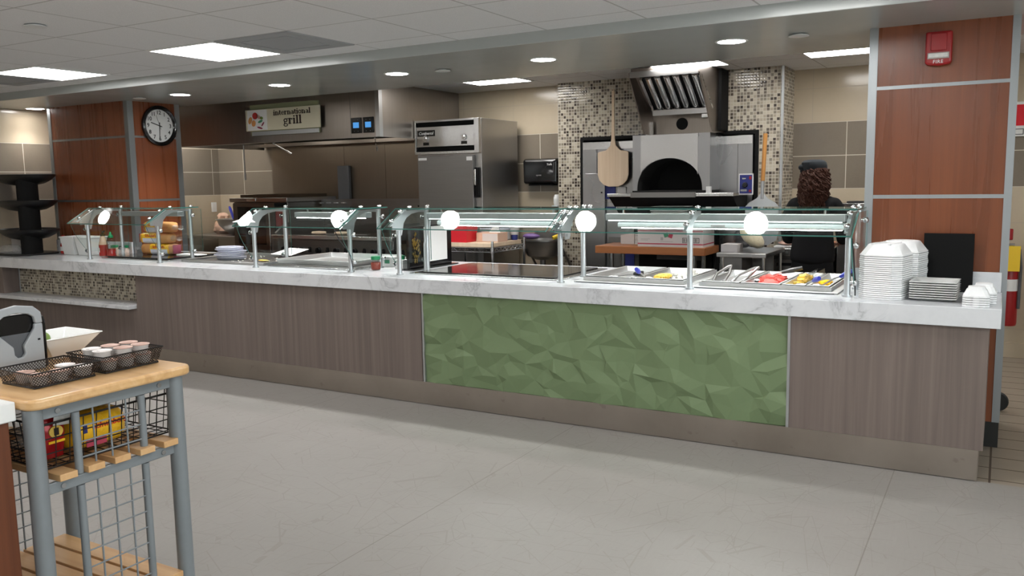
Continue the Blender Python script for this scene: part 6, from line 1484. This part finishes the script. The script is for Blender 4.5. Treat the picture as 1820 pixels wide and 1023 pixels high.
# two mesh baskets
def basket(x0, x1, y0, y1, h, label):
    t = thing('mesh_basket', label, 'basket', ((x0 + x1) / 2, (y0 + y1) / 2, TZ + 0.001), 'brown mesh baskets on the cart')
    z0, z1 = TZ + 0.001, TZ + 0.001 + h
    fl = 0.014
    m = MB()
    a = [(x0 + fl, y0 + fl), (x1 - fl, y0 + fl), (x1 - fl, y1 - fl), (x0 + fl, y1 - fl)]; b = [(x0, y0), (x1, y0), (x1, y1), (x0, y1)]
    for i in range(4):
        j = (i + 1) % 4
        m.quad((*a[i], z0 + 0.004), (*a[j], z0 + 0.004), (*b[j], z1), (*b[i], z1))
    m.quad(*[(p[0], p[1], z0 + 0.004) for p in a])
    m.build('mesh_wall', M['mesh'], t, angle=10)
    m = MB()
    m.tube([(p[0], p[1], z1) for p in b], 0.0026, 8, True).tube([(p[0], p[1], z0 + 0.003) for p in a], 0.0026, 8, True)
    m.build('rim_wire', M['wire'], t)
    return t
basket(-2.865, -2.660, -3.335, -3.095, 0.052, 'brown mesh basket nearest the white counter, holding few cups')
basket(-2.865, -2.655, -3.085, -2.846, 0.060, 'brown mesh basket full of portion cups at the far end of the cart')
def cup(x, y, z, lid, label, tilt=0.0):
    t = thing('portion_cup', label, 'cup', (x, y, z), 'sealed portion cups in the mesh baskets')
    MB().lathe([(0.022, 0), (0.0235, 0.002), (0.0275, 0.017), (0.026, 0.018), (0.0295, 0.031)], (x, y, z), 24).build('tub', M['cup'], t)
    MB().lathe([(0.0296, 0.0312), (0.0325, 0.032), (0.0325, 0.0338), (0.029, 0.0345), (0.027, 0.0336), (0.001, 0.0338)], (x, y, z), 24, cap=False).build('foil_lid', M[lid], t)
    if tilt: t.rotation_euler = (tilt, tilt * 0.6, 0)
    return t
zc = TZ + 0.007
lay = [(-2.705, -3.035), (-2.705, -2.965), (-2.705, -2.895), (-2.800, -3.035), (-2.800, -2.965), (-2.800, -2.895)]
wh = ['by the basket corner near the dispenser', 'in the middle of the open side', 'at the far open corner', 'at the inner near corner', 'in the inner middle', 'at the far inner corner']
for (x, y), w_ in zip(lay, wh): cup(x, y, zc, 'foil', 'lower layer portion cup, full basket, ' + w_)
up = [(-2.720, -3.045, 'whitelid', 'white lidded portion cup on top at the near open basket corner'), (-2.790, -3.038, 'whitelid', 'white lidded portion cup on top at the near inner basket corner'), (-2.706, -2.972, 'foil', 'pinkish lidded portion cup on top in the middle of the open side'),
      (-2.785, -2.968, 'foil', 'pinkish lidded portion cup on top in the inner middle'), (-2.780, -2.897, 'foil', 'pinkish lidded portion cup on top at the far inner corner'), (-2.706, -2.902, 'foil', 'pinkish lidded portion cup on top at the far open corner')]
for x, y, l_, lab in up: cup(x, y, zc + 0.0345, l_, lab)
for x, y, l_, lab in ((-2.705, -3.285, 'foil', 'portion cup at the near open corner of the sparse basket'), (-2.705, -3.215, 'foil', 'portion cup beside the near one in the sparse basket'), (-2.785, -3.285, 'foil', 'portion cup at the near inner corner of the sparse basket'),
                      (-2.705, -3.130, 'whitelid', 'white lidded portion cup at the far open corner of the sparse basket'), (-2.775, -3.150, 'whitelid', 'white lidded portion cup at the far inner corner of the sparse basket')):
    cup(x, y, zc, l_, lab)

# black wire basket on the middle slats with bags
wb = thing('wire_basket', 'black wire basket of snack bags on the cart middle shelf', 'basket', (-2.9, -3.09, 0.691))
bx0, bx1, by0, by1, z0, z1 = -3.215, -2.612, -3.345, -2.822, 0.695, 0.845
m = MB()
for z, r in ((z0, 0.003), (z1, 0.004)):
    k = 0.0 if z == z1 else 0.018
    m.tube([(bx0 + k, by0 + k, z), (bx1 - k, by0 + k, z), (bx1 - k, by1 - k, z), (bx0 + k, by1 - k, z)], r, 8, True)
for z in (z0 + 0.05, z0 + 0.10):
    k = 0.018 * (1 - (z - z0) / (z1 - z0))
    m.tube([(bx0 + k, by0 + k, z), (bx1 - k, by0 + k, z), (bx1 - k, by1 - k, z), (bx0 + k, by1 - k, z)], 0.0022, 6, True)
nx_, ny_ = 15, 11
for i in range(1, nx_):
    x = bx0 + (bx1 - bx0) * i / nx_
    m.tube([(x, by0, z1), (x, by0 + 0.018, z0), (x, by1 - 0.018, z0), (x, by1, z1)], 0.0020, 6)
for i in range(1, ny_):
    y = by0 + (by1 - by0) * i / ny_
    m.tube([(bx0, y, z1), (bx0 + 0.018, y, z0), (bx1 - 0.018, y, z0), (bx1, y, z1)], 0.0020, 6)
m.build('wire_frame', M['wire'], wb)
def pillow(name, c, hx, hy, hz, mat, label, cat, bulge=0.75):
    t = thing(name, label, cat, c)
    rings = []
    for s_ in (-1.0, -0.92, -0.6, 0.0, 0.6, 0.92, 1.0):
        q = max(0.10, (1 - abs(s_) ** 2.6)) ** bulge
        rings.append([(c[0] + hx * q * cos(a), c[1] + hy * (1 - 0.12 * abs(s_)) * math.copysign(abs(sin(a)) ** 0.7, sin(a)), c[2] + hz + hz * s_) for a in [2 * PI * i / 24 for i in range(24)]])
    MB().loft(rings).build('bag', M[mat], t)
    return t
rb_ = pillow('chip_bag', (-2.700, -3.268, 0.705), 0.035, 0.046, 0.085, 'chips', 'glossy red snack bag behind the near cart leg', 'snack bag')
m = MB().cyl((0, 0, 0), (0.004, 0, 0), 1, n=20); m.v = [(x - 2.666, -3.268 + y * 0.024, 0.800 + z * 0.020) for x, y, z in m.v]; m.build('yellow_logo', M['food_y'], rb_)
B(-2.6622, -2.660, -3.276, -3.260, 0.788, 0.812).build('logo_mark', M['ink'], rb_)
B(-2.666, -2.663, -3.295, -3.240, 0.762, 0.770).build('printed_line', M['wrap'], rb_)
yb = thing('bread_loaf', 'yellow wrapped bread loaf with red script in the black wire basket', 'bread', (-2.75, -3.10, 0.70))
rings = []
for s_ in (-1, -0.95, -0.8, 0.75, 0.93, 1.0):
    q = {-1: 0.55, -0.95: 0.8, -0.8: 1.0, 0.75: 1.0, 0.93: 0.85, 1.0: 0.55}[s_]
    rings.append([(-2.75 + 0.085 * q * math.copysign(abs(cos(a)) ** 0.6, cos(a)), -3.10 + 0.100 * s_, 0.702 + 0.062 + 0.062 * q * math.copysign(abs(sin(a)) ** 0.7, sin(a))) for a in [2 * PI * i / 24 for i in range(24)]])
MB().loft(rings).build('loaf', M['wrap'], yb)
MB().loft([[Vector((-2.75, -3.10, 0.764)) + (Vector(p) - Vector((-2.75, -3.10, 0.764))) * 1.015 for p in r] for r in (rings[1], rings[2])], cap=False).build('clear_window', M['bread'], yb)
face_x(text_mb("Schwebel's", 0.030, 0.0008, 0.15, 0.0004)).move((-2.6640, -3.075, 0.782)).build('lettering', M['wraptext'], yb)
B(-2.6655, -2.6635, -3.165, -3.09, 0.715, 0.738).build('crimson_panel', M['cstripe'], yb)
B(-2.6655, -2.6640, -3.172, -3.158, 0.765, 0.795).build('blue_mark', M['navy'], yb)
top_ = pillow('bread_bag', (-2.755, -3.085, 0.829), 0.065, 0.088, 0.030, 'maroon', 'dark red bag of bread heaped on the yellow loaf', 'bread', 0.5)
pillow('clear_snack_bag', (-2.93, -3.16, 0.70), 0.07, 0.09, 0.085, 'bag', 'clear crinkled snack bag at the back of the black wire basket', 'snack bag')
pillow('grey_snack_bag', (-3.07, -3.0, 0.70), 0.06, 0.10, 0.08, 'bagdark', 'dark grey bag at the far side of the black wire basket', 'snack bag')
tg = thing('paper_tag', 'white paper tag with a dark spot hanging in the wire basket', 'tag', (-2.64, -3.22, 0.84))
m = MB(); pts = [(-2.655, -3.225, 0.912), (-2.648, -3.258, 0.893), (-2.640, -3.285, 0.862), (-2.639, -3.292, 0.828)]
for a, b in zip(pts, pts[1:]): m.quad((a[0], a[1], a[2]), (a[0] - 0.004, a[1] + 0.058, a[2] - 0.008), (b[0] - 0.004, b[1] + 0.058, b[2] - 0.008), b)
o = m.build('sheet', M['paper'], tg); sl_ = o.modifiers.new('thick', 'SOLIDIFY'); sl_.thickness = 0.001
MB().cyl((-2.6445, -3.262, 0.866), (-2.6385, -3.262, 0.866), 0.007, n=14).build('dark_spot', M['ink'], tg)
# ------------------------------------------------------------------ the person at the prep counter, seen from behind
PX, PYY = -1.345, 2.42
pr_ = thing('person', 'person with long curly brown hair, black cap and black shirt working at the prep counter', 'person', (PX, PYY, 0))
def skin_mesh(name, verts, edges, radii, mat, parent, sub=2, root=0):
    me = bpy.data.meshes.new(name)
    me.from_pydata([Vector(v) - parent.location for v in verts], edges, [])
    o = bpy.data.objects.new(name, me); COL.objects.link(o); o.parent = parent
    sk = o.modifiers.new('skin', 'SKIN'); sk.use_smooth_shade = True; sk.branch_smoothing = 0.4
    for i, d in enumerate(me.skin_vertices[0].data):
        r = radii[i]; d.radius = r if isinstance(r, tuple) else (r, r)
        d.use_root = (i == root)
    sb_ = o.modifiers.new('smooth', 'SUBSURF'); sb_.levels = sub; sb_.render_levels = sub
    me.materials.append(mat)
    return o
class SK:
    def __init__(s): s.v = []; s.e = []; s.r = []
    def p(s, co, r, par=None):
        s.v.append(co); s.r.append(r)
        if par is not None: s.e.append((par, len(s.v) - 1))
        return len(s.v) - 1
def at(x, y, z): return (PX + x, PYY + y, z)
k = SK()
pel = k.p(at(0, 0.0, 0.98), (0.155, 0.11))
wai = k.p(at(0, 0.01, 1.10), (0.128, 0.095), pel)
che = k.p(at(0, 0.03, 1.28), (0.150, 0.105), wai)
shb = k.p(at(0, 0.045, 1.385), (0.105, 0.075), che)
nek = k.p(at(0, 0.06, 1.46), 0.055, shb)
hd0 = k.p(at(-0.01, 0.075, 1.535), (0.066, 0.075), nek)
hd1 = k.p(at(-0.012, 0.085, 1.60), (0.078, 0.092), hd0)
hd2 = k.p(at(-0.012, 0.085, 1.665), (0.066, 0.078), hd1)
AL = [(-0.155, 0.045, 1.365), (-0.215, 0.05, 1.22), (-0.222, 0.13, 1.075), (-0.215, 0.37, 1.035), (-0.205, 0.44, 1.03)]
AR = [(0.155, 0.045, 1.365), (0.212, 0.04, 1.22), (0.225, 0.10, 1.08), (0.16, 0.35, 1.04), (0.13, 0.42, 1.03)]
RA = [0.062, 0.050, 0.042, 0.030, 0.026]
ends = []
for A in (AL, AR):
    q = shb
    for c, r in zip(A, RA): q = k.p(at(*c), r, q)
    ends.append(q)
for sx_ in (-1, 1):
    h_ = k.p(at(sx_ * 0.085, 0.0, 0.90), (0.098, 0.10), pel)
    kn = k.p(at(sx_ * 0.10, 0.01, 0.50), 0.062, h_)
    an = k.p(at(sx_ * 0.105, -0.03, 0.10), 0.043, kn)
    he = k.p(at(sx_ * 0.105, -0.035, 0.045), 0.042, an)
    k.p(at(sx_ * 0.12, 0.12, 0.038), 0.034, he)
skin_mesh('body', k.v, k.e, k.r, M['skin'], pr_)
# hands: palm and five separate fingers each
for A, sd, nm in ((AL, -1, 'hand'), (AR, 1, 'hand')):
    w_ = Vector(at(*A[-1])); d = (Vector(at(*A[-1])) - Vector(at(*A[-2]))).normalized(); q = Vector((-d.y, d.x, 0)).normalized() * -1
    h = SK()
    r0 = h.p(tuple(w_ - d * 0.03), 0.024); p1 = h.p(tuple(w_ + d * 0.03 + Vector((0, 0, -0.004))), (0.034, 0.015), r0); p2 = h.p(tuple(w_ + d * 0.075 + Vector((0, 0, -0.008))), (0.036, 0.013), p1)
    for i, (off, L_) in enumerate(((-0.030, 0.058), (-0.010, 0.070), (0.010, 0.074), (0.030, 0.066))):
        b = w_ + d * 0.078 + q * off + Vector((0, 0, -0.008))
        f0 = h.p(tuple(b), 0.0095, p2); f1 = h.p(tuple(b + d * L_ * 0.55 + Vector((0, 0, -0.004))), 0.0085, f0); h.p(tuple(b + d * L_ * 0.95 + Vector((0, 0, -0.022))), 0.0072, f1)
    tb_ = w_ + d * 0.015 - q * (0.034 * -sd * -1) * 1.0
    ts = -sd
    b = w_ + d * 0.02 + Vector((ts * 0.036, 0, -0.004))
    t0 = h.p(tuple(b), 0.011, p1); t1 = h.p(tuple(b + d * 0.03 + Vector((ts * 0.018, 0, -0.006))), 0.0095, t0); h.p(tuple(b + d * 0.058 + Vector((ts * 0.020, 0, -0.014))), 0.008, t1)
    skin_mesh(nm, h.v, h.e, h.r, M['skin'], pr_, 1)
# face details on the far side of the head
fc = Vector(at(-0.012, 0.172, 1.595))
MB().ball(fc + Vector((0, 0.008, -0.008)), 0.013, 0.018, 0.020, 12, 8).build('nose', M['skin'], pr_)
for sx_ in (-1, 1):
    MB().ball(fc + Vector((sx_ * 0.030, -0.008, 0.016)), 0.012, 0.008, 0.007, 12, 8).build('eye', M['white'], pr_)
    MB().ball(at(-0.012 + sx_ * 0.078, 0.085, 1.592), 0.010, 0.020, 0.030, 12, 8).build('ear', M['skin'], pr_)
MB().ball(fc + Vector((0, -0.002, -0.045)), 0.022, 0.008, 0.007, 12, 8).build('mouth', M['sauce'], pr_)
# shirt, trousers, shoes
s_ = SK()
a0 = s_.p(at(0, 0.0, 0.86), (0.205, 0.15))
a1 = s_.p(at(0, 0.0, 0.95), (0.195, 0.142), a0); a2 = s_.p(at(0, 0.01, 1.12), (0.172, 0.122), a1); a3 = s_.p(at(0, 0.025, 1.26), (0.176, 0.120), a2); a4 = s_.p(at(0, 0.04, 1.365), (0.138, 0.096), a3); s_.p(at(0, 0.055, 1.445), 0.074, a4)
for A in (AL, AR):
    q = a4
    for c, r in zip(A[:3], (0.082, 0.068, 0.060)): q = s_.p(at(*c), r, q)
    mid = Vector(A[2]).lerp(Vector(A[3]), 0.25); s_.p(at(*mid), 0.054, q)
skin_mesh('shirt', s_.v, s_.e, s_.r, M['cloth'], pr_)
t_ = SK()
b0 = t_.p(at(0, 0.0, 1.04), (0.155, 0.112)); b1 = t_.p(at(0, 0, 0.90), (0.175, 0.13), b0)
for sx_ in (-1, 1):
    q = t_.p(at(sx_ * 0.09, 0.0, 0.82), (0.105, 0.112), b1); q = t_.p(at(sx_ * 0.10, 0.01, 0.50), 0.078, q); t_.p(at(sx_ * 0.105, -0.03, 0.08), 0.066, q)
skin_mesh('trousers', t_.v, t_.e, t_.r, M['cloth'], pr_)
for sx_ in (-1, 1):
    h = SK(); q = h.p(at(sx_ * 0.105, -0.05, 0.045), 0.044); q = h.p(at(sx_ * 0.112, 0.04, 0.042), 0.044, q); h.p(at(sx_ * 0.122, 0.14, 0.036), 0.036, q)
    skin_mesh('shoe', h.v, h.e, h.r, M['rubber'], pr_, 1)
# cap: flat topped skull cap with a knot at the left
hc = Vector(at(-0.012, 0.085, 0))
rings = []
for rx, ry, z, ox in ((0.092, 0.104, 1.612, 0), (0.096, 0.108, 1.650, 0), (0.100, 0.112, 1.680, -0.006), (0.096, 0.106, 1.706, -0.010), (0.078, 0.088, 1.722, -0.010), (0.045, 0.05, 1.729, -0.008), (0.01, 0.01, 1.730, -0.006)):
    rings.append([(hc.x + ox + rx * cos(a), hc.y + ry * sin(a) , z + (0.012 * sin(a) if z < 1.65 else 0)) for a in [2 * PI * i / 28 for i in range(28)]])
MB().loft(rings).build('cap', M['capc'], pr_)
MB().ball((hc.x - 0.088, hc.y - 0.03, 1.668), 0.040, 0.035, 0.028, 12, 8).ball((hc.x - 0.098, hc.y - 0.04, 1.645), 0.014, 0.02, 0.026, 10, 6).build('cap_knot', M['capc'], pr_)
# hair: an under-volume and many corkscrew locks
hr = random.Random(21)
m = MB()
rings = []
for rx, ry, z, oy in ((0.086, 0.085, 1.66, -0.005), (0.098, 0.092, 1.60, -0.02), (0.104, 0.088, 1.53, -0.05), (0.102, 0.078, 1.46, -0.075), (0.085, 0.062, 1.40, -0.09), (0.06, 0.04, 1.345, -0.10), (0.03, 0.02, 1.315, -0.105)):
    rings.append([(hc.x + 0.01 + rx * cos(a) * (1 + 0.05 * sin(5 * a + z * 60)), hc.y - 0.015 + oy + ry * sin(a) * (1 + 0.05 * cos(7 * a + z * 50)), z) for a in [2 * PI * i / 28 for i in range(28)]])
m.loft(rings)
for i in range(210):
    a = hr.uniform(PI * 0.93, PI * 2.07)
    z_top = hr.uniform(1.56, 1.655); L_ = hr.uniform(0.16, 0.30)
    rx = 0.095 + hr.uniform(-0.008, 0.006); ry = 0.10
    x0_, y0_ = hc.x + 0.008 + rx * cos(a), hc.y - 0.01 + ry * sin(a)
    pts = []; ph = hr.uniform(0, 6.28); cr_ = hr.uniform(0.007, 0.016); tw = hr.uniform(5, 11); hr_w = hr.uniform(-0.04, 0.24)
    nn = 16
    for j in range(nn + 1):
        u_ = j / nn
        spread = 1 + hr_w * math.sin(u_ * PI * 0.9)
        z = z_top - L_ * u_
        x = hc.x + 0.008 + (x0_ - hc.x - 0.008) * spread + cr_ * cos(ph + tw * u_ * 3.0)
        y = y0_ - 0.085 * u_ ** 0.8 + cr_ * sin(ph + tw * u_ * 3.0)
        pts.append((x, y, z))
    m.tube(pts, [0.0065 * (1 - 0.6 * (j / nn) ** 2) for j in range(nn + 1)], 5)
m.build('hair', M['hair'], pr_)
# ------------------------------------------------------------------ camera, sky, colour management
yaw, pit, rol = -0.52320416, -0.12382827, -0.01651989
f = Vector((sin(yaw) * cos(pit), cos(yaw) * cos(pit), sin(pit)))
s = f.cross(Vector((0, 0, 1))).normalized(); u = s.cross(f)
s2 = s * cos(rol) + u * sin(rol); u2 = -s * sin(rol) + u * cos(rol)
cam = bpy.data.cameras.new('camera'); co = bpy.data.objects.new('camera', cam); COL.objects.link(co)
mw = Matrix((s2, u2, -f)).transposed().to_4x4(); mw.translation = (0, -4.872, 1.588)
co.matrix_world = mw
cam.sensor_width = 36.0; cam.lens = 36.0 * 1512.87 / 1820.0; cam.clip_start = 0.05
SC.camera = co
wd = bpy.data.worlds.new('world'); SC.world = wd; wd.use_nodes = True
wd.node_tree.nodes['Background'].inputs[0].default_value = (0.93, 0.97, 1.0, 1); wd.node_tree.nodes['Background'].inputs[1].default_value = SKY
vs = SC.view_settings
vs.view_transform = 'Standard'; vs.look = 'None'; vs.exposure = EXPOSURE; vs.gamma = 1.0; vs.use_curve_mapping = False
cy = SC.cycles
cy.max_bounces = 10; cy.diffuse_bounces = 4; cy.glossy_bounces = 5; cy.transmission_bounces = 8; cy.transparent_max_bounces = 32
cy.caustics_reflective = False; cy.caustics_refractive = False; cy.sample_clamp_indirect = 6.0
cy.use_denoising = True
